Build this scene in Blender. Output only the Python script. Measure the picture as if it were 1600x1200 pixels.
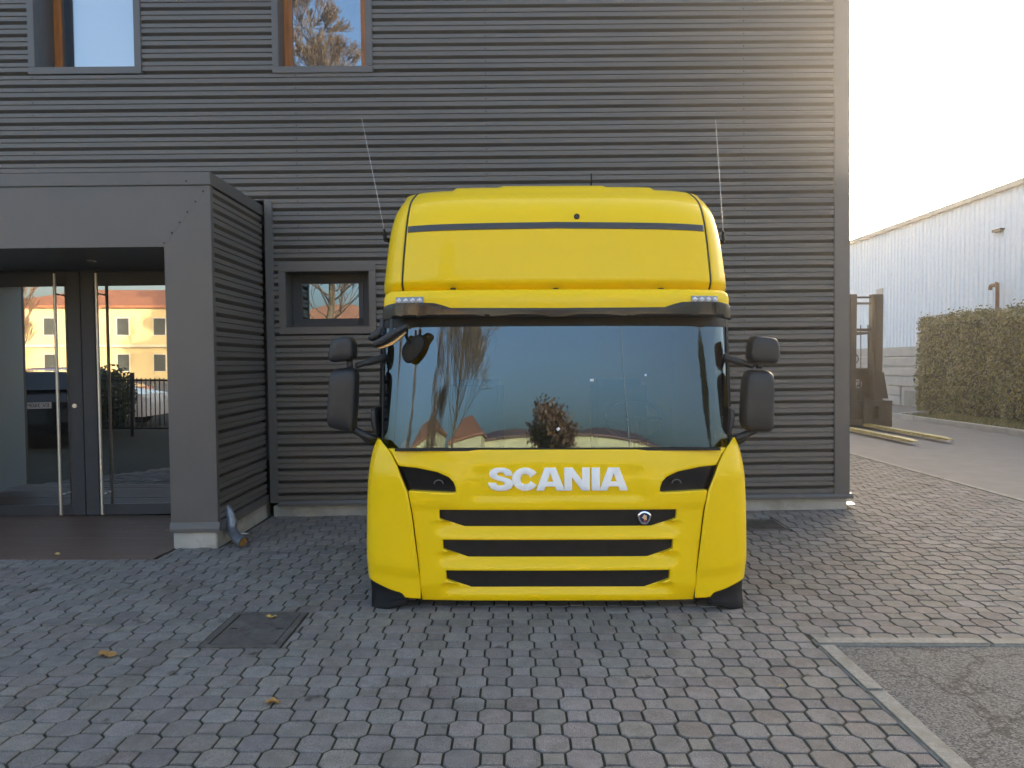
import bpy, bmesh, math, random
from mathutils import Vector, Matrix, Euler
R = math.radians
rnd = random.Random(7)
for o in list(bpy.data.objects): bpy.data.objects.remove(o)
scene = bpy.context.scene
COL = scene.collection

# ------------------------------------------------------------------ camera, sky, sun, exposure
CAM = Vector((0, 0, 1.65)); FPX = 1190.0
cam = bpy.data.cameras.new('camera'); cam.sensor_width = 36; cam.lens = FPX/1600*36
cam.clip_start = .05; cam.clip_end = 2000
camo = bpy.data.objects.new('camera', cam); COL.objects.link(camo)
camo.location = CAM; camo.rotation_euler = (R(90-1.637), 0, R(.289))
scene.camera = camo
RC = camo.rotation_euler.to_matrix()
SUN_EL, SUN_AZ = 9.3, 31.0            # degrees; azimuth clockwise from +Y
SUNV = Vector((math.sin(R(SUN_AZ))*math.cos(R(SUN_EL)), math.cos(R(SUN_AZ))*math.cos(R(SUN_EL)), math.sin(R(SUN_EL))))
world = bpy.data.worlds.new('World'); scene.world = world; world.use_nodes = True
wn = world.node_tree; wn.nodes.clear()
sky = wn.nodes.new('ShaderNodeTexSky'); sky.sky_type = 'NISHITA'; sky.sun_disc = False
sky.sun_elevation = R(SUN_EL); sky.sun_rotation = R(SUN_AZ); sky.air_density = .75; sky.dust_density = 5.0; sky.ozone_density = .4
bg = wn.nodes.new('ShaderNodeBackground'); bg.inputs['Strength'].default_value = .15
wo = wn.nodes.new('ShaderNodeOutputWorld')
wn.links.new(sky.outputs[0], bg.inputs['Color']); wn.links.new(bg.outputs[0], wo.inputs['Surface'])
sl = bpy.data.lights.new('sun', 'SUN'); sl.energy = 3.6; sl.angle = R(.53); sl.color = (1, .84, .62)
slo = bpy.data.objects.new('sun', sl); COL.objects.link(slo); slo.rotation_euler = SUNV.to_track_quat('Z', 'Y').to_euler()
slo.location = (20, 30, 30)
scene.view_settings.view_transform = 'Standard'; scene.view_settings.look = 'None'
scene.view_settings.exposure = 2.5; scene.view_settings.gamma = 1
scene.cycles.use_denoising = True
scene.cycles.max_bounces = 8; scene.cycles.transparent_max_bounces = 12
scene.cycles.sample_clamp_indirect = 6

# ------------------------------------------------------------------ measuring helpers (site survey: sight line to a known plane)
def ray(px, py): return RC @ Vector(((px-800)/FPX, (600-py)/FPX, -1))
def at(px, py, Y):
    d = ray(px, py); return CAM + d*((Y-CAM.y)/d.y)
def onground(px, py, z=0):
    d = ray(px, py); return CAM + d*((z-CAM.z)/d.z)
MB = Matrix.Translation((0, 8.3, 0)) @ Matrix.Rotation(R(.8), 4, 'Z') @ Matrix.Rotation(-R(.70), 4, 'Y')
MC = Matrix.Translation((.28, 5.0, 0)) @ Matrix.Rotation(-R(.2), 4, 'Y')
def atM(M, px, py, y):
    Mi = M.inverted(); o = Mi @ CAM; d = Mi.to_3x3() @ ray(px, py)
    p = o + d*((y-o.y)/d.y); return p
def B(px, py, y=0): p = atM(MB, px, py, y); return (p.x, p.z)
def C(px, py, y=0): p = atM(MC, px, py, y); return (p.x, p.z)
def sstep(a, b, x):
    t = min(1, max(0, (x-a)/(b-a))); return t*t*(3-2*t)
def gz(x, y): return .0122*max(-8, min(4.2, x))*sstep(5.2, 8.0, y)

# ------------------------------------------------------------------ materials
def nodes_of(m): return m.node_tree.nodes, m.node_tree.links
def mat(name, col, rough=.5, metal=0, coat=0, spec=.5, noise=0, nscale=8, bump=0, bscale=60, col2=None, dirt=None, dscale=1.5, ior=1.5, stretch=None, coatrough=.03, vary=0, world=False):
    m = bpy.data.materials.new(name); m.use_nodes = True
    N, L = nodes_of(m); p = N['Principled BSDF']
    p.inputs['Base Color'].default_value = (*col, 1); p.inputs['Roughness'].default_value = rough
    p.inputs['Metallic'].default_value = metal; p.inputs['Coat Weight'].default_value = coat
    p.inputs['Coat Roughness'].default_value = coatrough
    p.inputs['Specular IOR Level'].default_value = spec; p.inputs['IOR'].default_value = ior
    last = None
    tc = N.new('ShaderNodeTexCoord'); mp = N.new('ShaderNodeMapping'); L.new((N.new('ShaderNodeNewGeometry').outputs['Position'] if world else tc.outputs['Object']), mp.inputs[0])
    if stretch: mp.inputs['Scale'].default_value = stretch
    def nz(scale, detail=6, rough_=.6):
        n = N.new('ShaderNodeTexNoise'); n.inputs['Scale'].default_value = scale; n.inputs['Detail'].default_value = detail
        n.inputs['Roughness'].default_value = rough_; L.new(mp.outputs[0], n.inputs['Vector']); return n
    if noise or col2:
        n = nz(nscale); r = N.new('ShaderNodeValToRGB'); L.new(n.outputs[0], r.inputs[0])
        r.color_ramp.elements[0].position = .3; r.color_ramp.elements[1].position = .7
        c2 = col2 or tuple(min(1, c*(1+noise)) for c in col); c1 = col if col2 else tuple(c*(1-noise) for c in col)
        r.color_ramp.elements[0].color = (*c1, 1); r.color_ramp.elements[1].color = (*c2, 1); last = r.outputs[0]
        rr = N.new('ShaderNodeMapRange'); rr.inputs[3].default_value = max(0, rough-.08); rr.inputs[4].default_value = min(1, rough+.08)
        L.new(n.outputs[0], rr.inputs[0]); L.new(rr.outputs[0], p.inputs['Roughness'])
    if dirt:
        n = nz(dscale, 8, .7); r = N.new('ShaderNodeValToRGB'); L.new(n.outputs[0], r.inputs[0])
        r.color_ramp.elements[0].position = .5; r.color_ramp.elements[1].position = .72
        r.color_ramp.elements[0].color = (0, 0, 0, 1); r.color_ramp.elements[1].color = (.8, .8, .8, 1)
        mx = N.new('ShaderNodeMix'); mx.data_type = 'RGBA'; L.new(r.outputs[0], mx.inputs[0])
        if last: L.new(last, mx.inputs[6])
        else: mx.inputs[6].default_value = (*col, 1)
        mx.inputs[7].default_value = (*dirt, 1); last = mx.outputs[2]
    if vary:
        oi = N.new('ShaderNodeObjectInfo'); gi = N.new('ShaderNodeNewGeometry')
        ad = N.new('ShaderNodeMath'); L.new(oi.outputs['Random'], ad.inputs[0]); L.new(gi.outputs['Random Per Island'], ad.inputs[1])
        fr = N.new('ShaderNodeMath'); fr.operation = 'FRACT'; L.new(ad.outputs[0], fr.inputs[0])
        mr = N.new('ShaderNodeMapRange'); mr.inputs[3].default_value = 1-vary; mr.inputs[4].default_value = 1+vary; L.new(fr.outputs[0], mr.inputs[0])
        hs = N.new('ShaderNodeHueSaturation'); L.new(mr.outputs[0], hs.inputs['Value'])
        f2 = N.new('ShaderNodeMath'); f2.operation = 'MULTIPLY'; f2.inputs[1].default_value = 7.31; L.new(fr.outputs[0], f2.inputs[0])
        f3 = N.new('ShaderNodeMath'); f3.operation = 'FRACT'; L.new(f2.outputs[0], f3.inputs[0])
        m2 = N.new('ShaderNodeMapRange'); m2.inputs[3].default_value = .7; m2.inputs[4].default_value = 1.25; L.new(f3.outputs[0], m2.inputs[0])
        L.new(m2.outputs[0], hs.inputs['Saturation'])
        f4 = N.new('ShaderNodeMath'); f4.operation = 'MULTIPLY'; f4.inputs[1].default_value = 13.7; L.new(fr.outputs[0], f4.inputs[0])
        f5 = N.new('ShaderNodeMath'); f5.operation = 'FRACT'; L.new(f4.outputs[0], f5.inputs[0])
        mh = N.new('ShaderNodeMapRange'); mh.inputs[3].default_value = .465 if vary < .5 else .48; mh.inputs[4].default_value = .535 if vary < .5 else .52; L.new(f5.outputs[0], mh.inputs[0])
        L.new(mh.outputs[0], hs.inputs['Hue'])
        if last: L.new(last, hs.inputs['Color'])
        else: hs.inputs['Color'].default_value = (*col, 1)
        last = hs.outputs[0]
    if last: L.new(last, p.inputs['Base Color'])
    if bump:
        n = nz(bscale, 4); b = N.new('ShaderNodeBump'); b.inputs['Strength'].default_value = bump; b.inputs['Distance'].default_value = .01
        L.new(n.outputs[0], b.inputs['Height']); L.new(b.outputs[0], p.inputs['Normal'])
    return m
def glass(name, refl, tint=(.75, .8, .82), add=1.0, rough=.0, gcol=(1, 1, 1)):
    m = bpy.data.materials.new(name); m.use_nodes = True; N, L = nodes_of(m); N.remove(N['Principled BSDF'])
    out = N['Material Output']; g = N.new('ShaderNodeBsdfGlossy'); g.inputs['Roughness'].default_value = rough; g.inputs['Color'].default_value = (*gcol, 1)
    t = N.new('ShaderNodeBsdfTransparent'); t.inputs[0].default_value = (*tint, 1)
    lw = N.new('ShaderNodeFresnel'); lw.inputs[0].default_value = 1.45
    a = N.new('ShaderNodeMath'); a.operation = 'MULTIPLY_ADD'; a.use_clamp = True; a.inputs[1].default_value = add; a.inputs[2].default_value = refl
    L.new(lw.outputs[0], a.inputs[0]); mx = N.new('ShaderNodeMixShader'); L.new(a.outputs[0], mx.inputs[0])
    L.new(t.outputs[0], mx.inputs[1]); L.new(g.outputs[0], mx.inputs[2]); L.new(mx.outputs[0], out.inputs['Surface'])
    return m
M = {}
M['yellow'] = mat('yellow_paint', (.90, .60, .001), .42, coat=.40, spec=.18, noise=.010, nscale=2.5, coatrough=.06)
M['black'] = mat('black_plastic', (.005, .0055, .0065), .6, spec=.2, noise=.2, nscale=20, bump=.05, bscale=300)
M['mirror_plastic'] = mat('grained_plastic', (.020, .021, .024), .42, noise=.15, nscale=9, bump=.1, bscale=500)
M['gloss'] = mat('smoked_visor', (.010, .010, .012), .13)
M['rubber'] = mat('rubber_seal', (.01, .01, .01), .6)
M['grille'] = mat('grille_plastic', (.014, .0135, .015), .4, spec=.3, noise=.25, nscale=14)
M['stripe'] = mat('stripe_trim', (.05, .052, .058), .4)
M['letter'] = mat('silver_letter', (.86, .86, .87), .35)
M['chrome'] = mat('chrome', (.8, .81, .84), .15, metal=1)
M['steel'] = mat('brushed_steel', (.66, .63, .58), .42, metal=.85)
M['wind'] = glass('windshield_glass', .10, (.2, .22, .24), 1.0, gcol=(.50, .74, 1))
M['clad'] = mat('grey_coated_sheet', (.118, .112, .107), .42, spec=.5, noise=.12, nscale=1.2, stretch=(.3, 1, 2.5), bump=.25, bscale=3.5)
M['trim'] = mat('grey_coated_trim', (.104, .100, .099), .4, spec=.5, noise=.08, nscale=1.5, bump=.12, bscale=2.5)
M['plinth'] = mat('plinth_concrete', (.40, .39, .36), .85, noise=.15, nscale=5, bump=.3, bscale=40, dirt=(.2, .19, .13), dscale=3)
M['doorframe'] = mat('door_frame_metal', (.05, .053, .06), .5, spec=.3)
M['glass'] = glass('mirror_glass', .33, (.22, .24, .26), 1.0)
M['glassup'] = glass('window_glass', .20, (.5, .52, .55), 1.0, gcol=(.66, .84, 1))
M['glassblind'] = glass('window_glass_blind', .10, (.92, .94, .96), .8, gcol=(.7, .86, 1))
M['wood'] = mat('orange_wood', (.36, .13, .028), .45, noise=.3, nscale=6, stretch=(6, 6, .6))
M['blind'] = mat('white_blind', (.9, .9, .89), .8)
M['deck'] = mat('dark_decking', (.12, .075, .055), .6, noise=.3, nscale=5, stretch=(.6, 8, 8), bump=.2, bscale=30)
M['inside'] = mat('interior_grey', (.10, .10, .11), .8)
M['galv'] = mat('galvanised_pipe', (.28, .31, .36), .38, metal=.7, noise=.2, nscale=15)
M['paver'] = mat('paver_concrete', (.205, .190, .174), .85, spec=.3, noise=.16, nscale=14, bump=.5, bscale=160, dirt=(.12, .105, .09), dscale=2.6, vary=.13, world=True)
def stains(m):
    N, L = nodes_of(m); p = N['Principled BSDF']; src = p.inputs['Base Color'].links[0].from_socket
    geo = N.new('ShaderNodeNewGeometry'); n = N.new('ShaderNodeTexNoise'); n.inputs['Scale'].default_value = 3.6; n.inputs['Detail'].default_value = 5; n.inputs['Roughness'].default_value = .55
    L.new(geo.outputs['Position'], n.inputs['Vector']); r_ = N.new('ShaderNodeValToRGB'); L.new(n.outputs[0], r_.inputs[0])
    r_.color_ramp.elements[0].position = .66; r_.color_ramp.elements[1].position = .70; r_.color_ramp.elements[0].color = (1, 1, 1, 1); r_.color_ramp.elements[1].color = (.5, .48, .45, 1)
    mx = N.new('ShaderNodeMix'); mx.data_type = 'RGBA'; mx.blend_type = 'MULTIPLY'; mx.inputs[0].default_value = 1
    L.new(src, mx.inputs[6]); L.new(r_.outputs[0], mx.inputs[7])
    sp = N.new('ShaderNodeTexNoise'); sp.inputs['Scale'].default_value = 260; sp.inputs['Detail'].default_value = 2; L.new(geo.outputs['Position'], sp.inputs['Vector'])
    sr = N.new('ShaderNodeMapRange'); sr.inputs[1].default_value = .3; sr.inputs[2].default_value = .7; sr.inputs[3].default_value = .55; sr.inputs[4].default_value = 1.4; L.new(sp.outputs[0], sr.inputs[0])
    m2 = N.new('ShaderNodeMix'); m2.data_type = 'RGBA'; m2.blend_type = 'MULTIPLY'; m2.inputs[0].default_value = 1
    L.new(mx.outputs[2], m2.inputs[6]); L.new(sr.outputs[0], m2.inputs[7]); L.new(m2.outputs[2], p.inputs['Base Color'])
stains(M['paver'])
M['joint'] = mat('joint_sand', (.030, .027, .020), .95, col2=(.028, .034, .014), nscale=3, bump=.6, bscale=90)
M['iron'] = mat('cast_iron', (.12, .108, .098), .6, metal=.3, noise=.3, nscale=18, bump=.5, bscale=90, dirt=(.2, .21, .19), dscale=7)
M['leaf_y'] = mat('fallen_leaf_yellow', (.45, .31, .09), .7, noise=.3, nscale=30)
M['leaf_o'] = mat('fallen_leaf_orange', (.33, .18, .05), .7, noise=.3, nscale=30)
M['paper'] = mat('scrap_white', (.6, .62, .63), .6)
M['kerb'] = mat('edging_concrete', (.26, .25, .22), .9, noise=.25, nscale=40, bump=.6, bscale=120, dirt=(.1, .1, .06), dscale=5)
M['road'] = mat('road_asphalt', (.17, .162, .155), .85, noise=.12, nscale=3, bump=.3, bscale=150)
M['blue'] = mat('pale_blue_sheet', (.72, .78, .82), .5, noise=.05)
M['conc'] = mat('precast_concrete', (.42, .40, .36), .85, noise=.12, nscale=3, bump=.2)
M['hedge'] = mat('hedge_leaf', (.085, .10, .018), .5, col2=(.15, .13, .024), nscale=2, vary=.5)
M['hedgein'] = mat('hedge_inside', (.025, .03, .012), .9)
M['grass'] = mat('grass_blade', (.13, .14, .035), .7, col2=(.24, .20, .08), nscale=2, vary=.4)
M['soil'] = mat('soil', (.10, .085, .05), .95, noise=.3)
M['fork_black'] = mat('forklift_black', (.012, .011, .011), .5, noise=.2)
M['fork_steel'] = mat('fork_worn_yellow', (.42, .34, .12), .5, noise=.3, nscale=10)
M['rust'] = mat('rusty_pipe', (.20, .09, .045), .7, noise=.25)
M['white'] = mat('white_paint', (.75, .75, .74), .4)
M['cream'] = mat('cream_render', (.78, .66, .36), .85, noise=.06, nscale=.6)
M['offwhite'] = mat('offwhite_render', (.80, .74, .58), .85, noise=.05, nscale=.6)
M['tile'] = mat('terracotta_tile', (.42, .17, .08), .8, noise=.25, nscale=3)
M['rooftile'] = mat('brown_roof', (.22, .12, .09), .8, noise=.2, nscale=2)
M['winglass'] = mat('dark_window_pane', (.09, .10, .09), .12)
M['bark'] = mat('bark', (.17, .12, .075), .9, noise=.3, nscale=5)
M['twig'] = mat('twig', (.17, .105, .065), .9, noise=.3, nscale=2)
M['drytree'] = mat('dry_leaf', (.16, .075, .04), .7, noise=.4, nscale=2, vary=.5)
M['evergreen'] = mat('evergreen_leaf', (.04, .06, .02), .6, noise=.4, nscale=2, vary=.4)
M['tyre'] = mat('tyre', (.02, .02, .02), .8)
M['carglass'] = mat('car_glass', (.03, .045, .06), .05)
M['redlamp'] = mat('red_lens', (.4, .01, .01), .15)
M['plate'] = mat('plate_white', (.7, .72, .74), .4)
M['ink'] = mat('plate_ink', (.02, .02, .025), .5)
M['lamp_body'] = mat('lamp_body', (.26, .27, .30), .25)
M['led'] = mat('led_lens', (.7, .7, .74), .12)
M['blueglass'] = mat('frosted_side_panel', (.40, .50, .55), .3)
# asphalt patch with cracks and aggregate
def asphalt_patch():
    m = mat('patched_asphalt', (.15, .155, .16), .9, noise=.1, nscale=2)
    N, L = nodes_of(m); p = N['Principled BSDF']; tc = N.new('ShaderNodeTexCoord')
    v = N.new('ShaderNodeTexVoronoi'); v.feature = 'DISTANCE_TO_EDGE'; v.inputs['Scale'].default_value = 1.15
    dn = N.new('ShaderNodeTexNoise'); dn.inputs['Scale'].default_value = 5; dn.inputs['Detail'].default_value = 6; L.new(tc.outputs['Object'], dn.inputs[0])
    mxv = N.new('ShaderNodeMix'); mxv.data_type = 'VECTOR'; mxv.inputs[0].default_value = .22
    L.new(tc.outputs['Object'], mxv.inputs[4]); L.new(dn.outputs['Color'], mxv.inputs[5]); L.new(mxv.outputs[1], v.inputs['Vector'])
    r = N.new('ShaderNodeValToRGB'); r.color_ramp.elements[0].position = .0; r.color_ramp.elements[1].position = .012
    r.color_ramp.elements[0].color = (.35, .35, .33, 1); r.color_ramp.elements[1].color = (1, 1, 1, 1); L.new(v.outputs['Distance'], r.inputs[0])
    s = N.new('ShaderNodeTexVoronoi'); s.inputs['Scale'].default_value = 110; L.new(tc.outputs['Object'], s.inputs['Vector'])
    sr = N.new('ShaderNodeValToRGB'); sr.color_ramp.elements[0].position = .1; sr.color_ramp.elements[1].position = .9
    sr.color_ramp.elements[0].color = (.036, .038, .039, 1); sr.color_ramp.elements[1].color = (.19, .19, .18, 1); L.new(s.outputs['Color'], sr.inputs[0])
    mu = N.new('ShaderNodeMix'); mu.data_type = 'RGBA'; mu.blend_type = 'MULTIPLY'; mu.inputs[0].default_value = 1
    L.new(sr.outputs[0], mu.inputs[6]); L.new(r.outputs[0], mu.inputs[7]); L.new(mu.outputs[2], p.inputs['Base Color'])
    b = N.new('ShaderNodeBump'); b.inputs['Strength'].default_value = .5; b.inputs['Distance'].default_value = .006
    L.new(s.outputs['Distance'], b.inputs['Height']); L.new(b.outputs[0], p.inputs['Normal'])
    return m
M['patch'] = asphalt_patch()

# ------------------------------------------------------------------ object helpers
def tag(o, label=None, cat=None, group=None, kind=None):
    if label: o['label'] = label
    if cat: o['category'] = cat
    if group: o['group'] = group
    if kind: o['kind'] = kind
    return o
def link(name, me, mats, parent=None, matrix=None, smooth=False):
    o = bpy.data.objects.new(name, me); COL.objects.link(o)
    if mats is not None and not me.materials:
        for m in (mats if isinstance(mats, (list, tuple)) else [mats]): me.materials.append(M[m] if isinstance(m, str) else m)
    if parent: o.parent = parent
    if matrix is not None: o.matrix_world = matrix
    if smooth:
        for f in me.polygons: f.use_smooth = True
    return o
def empty(name, matrix=None, label=None, cat=None, group=None):
    o = bpy.data.objects.new(name, None); COL.objects.link(o); o.empty_display_size = .1
    if matrix is not None: o.matrix_world = matrix
    return tag(o, label, cat, group)
class G:
    """collects faces of one part"""
    def __init__(s): s.v = []; s.f = []
    def add(s, vs, fs):
        n = len(s.v); s.v += [tuple(v) for v in vs]; s.f += [tuple(i+n for i in f) for f in fs]; return s
    def box(s, x0, x1, y0, y1, z0, z1):
        return s.add([(x0,y0,z0),(x1,y0,z0),(x1,y1,z0),(x0,y1,z0),(x0,y0,z1),(x1,y0,z1),(x1,y1,z1),(x0,y1,z1)],
                     [(0,3,2,1),(4,5,6,7),(0,1,5,4),(1,2,6,5),(2,3,7,6),(3,0,4,7)])
    def tube(s, pts, rad, n=8, cap=True):
        pts = [Vector(p) for p in pts]; rs = rad if isinstance(rad, (list, tuple)) else [rad]*len(pts)
        base = len(s.v); prev = None
        for i, p in enumerate(pts):
            d = (pts[min(i+1, len(pts)-1)]-pts[max(i-1, 0)])
            d = d.normalized() if d.length > 1e-9 else Vector((0,0,1))
            a = prev if prev is not None else (Vector((0,0,1)) if abs(d.z) < .9 else Vector((1,0,0)))
            u = (a - d*a.dot(d))
            if u.length < 1e-6: u = Vector((0,1,0)) - d*d.y
            u.normalize(); w = d.cross(u); prev = u
            for k in range(n):
                t = 2*math.pi*k/n; s.v.append(tuple(p+(u*math.cos(t)+w*math.sin(t))*rs[i]))
        for i in range(len(pts)-1):
            for k in range(n):
                a = base+i*n+k; b = base+i*n+(k+1)%n; s.f.append((a, b, b+n, a+n))
        if cap:
            s.f.append(tuple(base+k for k in range(n))[::-1]); s.f.append(tuple(base+(len(pts)-1)*n+k for k in range(n)))
        return s
    def prism(s, poly, y0, y1):
        """poly in (x,z), extruded along y"""
        n = len(poly); return s.add([(x,y0,z) for x,z in poly]+[(x,y1,z) for x,z in poly],
            [tuple(range(n)), tuple(range(2*n-1, n-1, -1))]+[(i, i+n, (i+1)%n+n, (i+1)%n) for i in range(n)])
    def prismx(s, poly, x0, x1):
        n = len(poly); return s.add([(x0,y,z) for y,z in poly]+[(x1,y,z) for y,z in poly],
            [tuple(range(n)), tuple(range(2*n-1, n-1, -1))]+[(i, i+n, (i+1)%n+n, (i+1)%n) for i in range(n)])
    def prismz(s, poly, z0, z1):
        n = len(poly); return s.add([(x,y,z0) for x,y in poly]+[(x,y,z1) for x,y in poly],
            [tuple(range(n))[::-1], tuple(range(n, 2*n))]+[(i, (i+1)%n, (i+1)%n+n, i+n) for i in range(n)])
    def build(s, name, m, parent=None, matrix=None, smooth=False, bevel=0, seg=2):
        me = bpy.data.meshes.new(name); me.from_pydata(s.v, [], s.f)
        bm = bmesh.new(); bm.from_mesh(me)
        bmesh.ops.recalc_face_normals(bm, faces=bm.faces)
        if bevel:
            es = [e for e in bm.edges if len(e.link_faces) == 2 and e.calc_face_angle(0) > .5]
            bmesh.ops.bevel(bm, geom=es, offset=bevel, segments=seg, affect='EDGES', clamp_overlap=True)
        bm.to_mesh(me); bm.free()
        if bevel: smooth = False
        return link(name, me, m, parent, matrix, smooth)

# ------------------------------------------------------------------ the ground
def sheet(name, x0, x1, y0, y1, dz, m, step=.5, kind='structure', zf=None):
    nx = max(1, int((x1-x0)/step)); ny = max(1, int((y1-y0)/step)); g = G()
    vs = [(x0+(x1-x0)*i/nx, y0+(y1-y0)*j/ny) for j in range(ny+1) for i in range(nx+1)]
    g.add([(x, y, (zf or gz)(x, y)+dz) for x, y in vs], [(j*(nx+1)+i, j*(nx+1)+i+1, (j+1)*(nx+1)+i+1, (j+1)*(nx+1)+i) for j in range(ny) for i in range(nx)])
    o = g.build(name, m, smooth=True); 
    if kind: o['kind'] = kind
    return o
gg = G(); gg.add([(-500,-500,-.16),(500,-500,-.16),(500,500,-.16),(-500,500,-.16)], [(0,1,2,3)]); gg.build('ground', 'road')['kind'] = 'structure'
ROADX = 5.86
sheet('road', ROADX, 40, -30, 60, -.012, 'road', 1.0)
PX0, PY0 = 1.86, 4.40                    # asphalt patch corner (inside the edging)
EW = .105
sheet('asphalt_patch', PX0, ROADX, -6, PY0, -.003, 'patch', .5)
pave = sheet('pavement', -16, ROADX, -14, 40, -.0075, 'joint', .5)

# pavers : octagons and squares, half lattice S
S = .1282; OA = .0785; JT = .0056
def octo(cx, cy):
    a = OA-JT; c = S-OA-JT*.6
    return [(cx-c,cy-a),(cx+c,cy-a),(cx+a,cy-c),(cx+a,cy+c),(cx+c,cy+a),(cx-c,cy+a),(cx-a,cy+c),(cx-a,cy-c)]
def squ(cx, cy):
    h = S-OA-JT
    return [(cx-h,cy-h),(cx+h,cy-h),(cx+h,cy+h),(cx-h,cy+h)]
def parea(p): return .5*abs(sum(p[q][0]*p[(q+1)%len(p)][1]-p[(q+1)%len(p)][0]*p[q][1] for q in range(len(p)))) if len(p) > 2 else 0
def clip(poly, nx, ny, d):               # keep nx*x+ny*y >= d
    out = []
    for i in range(len(poly)):
        a, b = poly[i], poly[(i+1) % len(poly)]; da = nx*a[0]+ny*a[1]-d; db = nx*b[0]+ny*b[1]-d
        if da >= 0: out.append(a)
        if (da >= 0) != (db >= 0):
            t = da/(da-db); out.append((a[0]+(b[0]-a[0])*t, a[1]+(b[1]-a[1])*t))
    return out
mh_a = onground(294, 1011); mh_b = onground(486, 957)
MH = (mh_a.x+.06, mh_b.x-.02, mh_a.y, mh_b.y)                        # manhole rectangle
dg = onground(1178, 822, .03); DG = (2.26, 2.66, 7.34, 7.84)
wall_base = lambda x: 8.3 + (x)*math.tan(R(.8))
RECTS = [(MH[0]-.015, MH[1]+.015, MH[2]-.015, MH[3]+.015), (DG[0]-.015, DG[1]+.015, DG[2]-.015, DG[3]+.015),
         (PX0-EW-.006, 50, -50, PY0+EW+.006), (-50, -3.03, 6.44, 40), (-3.12, -2.66, 6.83, 40), (-50, 3.70, 8.27, 40)]
def paver_mesh(poly, g=None, z=0, tilt=(0, 0), cx=0, cy=0):
    n = len(poly); mx = sum(p[0] for p in poly)/n; my = sum(p[1] for p in poly)/n
    def ring(k, dz):
        return [(mx+(x-mx)*k-cx, my+(y-my)*k-cy, z+dz+(x-mx)*tilt[0]+(y-my)*tilt[1]) for x, y in poly]
    vs = ring(1, -.04)+ring(1, -.004)+ring(.955, 0)
    fs = [(i, (i+1)%n, (i+1)%n+n, i+n) for i in range(n)]+[(i+n, (i+1)%n+n, (i+1)%n+2*n, i+2*n) for i in range(n)]+[tuple(range(2*n, 3*n))]
    return (g or G()).add(vs, fs)
cells = []
for i in range(-110, 48):
    for j in range(4, 250):
        x = i*S+.03; y = j*S+.05
        if x > ROADX+.1 or y > 31: continue
        if y > 9.5 and x < 3.5: continue
        if abs(x) > 1.2+.85*y and (x < 0): continue
        if x > .9+.85*y: continue
        poly = octo(x, y) if (i+j) % 2 == 0 else squ(x, y); full = True
        dead = False
        for (a, b, c, d) in RECTS:
            if all(a <= p[0] <= b and c <= p[1] <= d for p in poly): dead = True; break
            if any(a < p[0] < b and c < p[1] < d for p in poly) or (a < x < b and c < y < d):
                # cut along the nearest side
                opts = [clip(poly, *k) for k in ((-1, 0, -a), (1, 0, b), (0, -1, -c), (0, 1, d))]
                poly = max(opts, key=lambda q: parea(q)); full = False
        if dead: continue
        if x > ROADX-.2: poly = clip(poly, -1, 0, -(ROADX-.05)); full = full and len(poly) in (4, 8) and x < ROADX-.16
        if len(poly) < 3: continue
        ar = .5*abs(sum(poly[q][0]*poly[(q+1)%len(poly)][1]-poly[(q+1)%len(poly)][0]*poly[q][1] for q in range(len(poly))))
        if ar < .0005: continue
        d = ray(800, 600); pc = Vector((x, y, 0))-CAM; q = RC.transposed() @ pc
        u, v = 800+FPX*q.x/-q.z, 600-FPX*q.y/-q.z
        vis = 0 < u < 1600 and 600 < v < 1195
        cells.append((x, y, (i+j) % 2, poly, full, vis, -q.z))
cells.sort(key=lambda c: (not (c[5] and c[4]), c[6]))
proto = {}
for t in (0, 1):
    for k in range(5):
        gq = paver_mesh(octo(0, 0) if t == 0 else squ(0, 0), tilt=(rnd.uniform(-.018, .018), rnd.uniform(-.018, .018)))
        me = bpy.data.meshes.new('paver'); me.from_pydata(gq.v, [], gq.f); me.materials.append(M['paver']); proto[t, k] = me
mass = G(); made = 0
for (x, y, t, poly, full, vis, dist) in cells:
    h = gz(x, y)+rnd.uniform(-.0025, .0025)
    if full and vis and made < 300:
        o = bpy.data.objects.new('paving_stone', proto[t, rnd.randrange(5)]); COL.objects.link(o)
        o.parent = pave; o.location = (x, y, h); made += 1
    else:
        paver_mesh(poly, mass, h, (rnd.uniform(-.018, .018), rnd.uniform(-.018, .018)))
mo = mass.build('paving_stones', 'paver', pave); mo['kind'] = 'stuff'

# edging of the asphalt patch: separate stones
def kerbstone(x0, x1, y0, y1, z0, z1, parent, m='kerb'):
    g = G(); g.box(x0, x1, y0, y1, z0, z1); return g.build('kerb_stone', m, parent, bevel=.012)
edge = empty('patch_edging', Matrix(), 'mossy concrete edging strip around the cracked asphalt patch at lower right', 'edging')
x = PX0-EW; 
for L_ in (1.02, .98, 1.0, 1.0): 
    kerbstone(x+.004, x+L_-.004, PY0, PY0+EW, -.1, .012+rnd.uniform(-.003, .004), edge); x += L_
y = PY0-.006
for L_ in (.62, 1.0, .98, 1.0, 1.0): 
    kerbstone(PX0-EW+rnd.uniform(-.006, .006), PX0+rnd.uniform(-.004, .004), y-L_+.004, y-.004, -.1, .012+rnd.uniform(-.003, .004), edge); y -= L_
# pale concrete strip between pavers and road
strip = empty('road_edging', Matrix(), 'thin pale concrete edging between the paving and the road at right', 'edging')
y = -5.5
while y < 30:
    g = G(); g.box(ROADX-.045, ROADX+.04, y+.004, y+.996, gz(ROADX, y+.5)-.1, gz(ROADX, y+.5)+.008); g.build('kerb_stone', 'kerb', strip); y += 1

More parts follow.
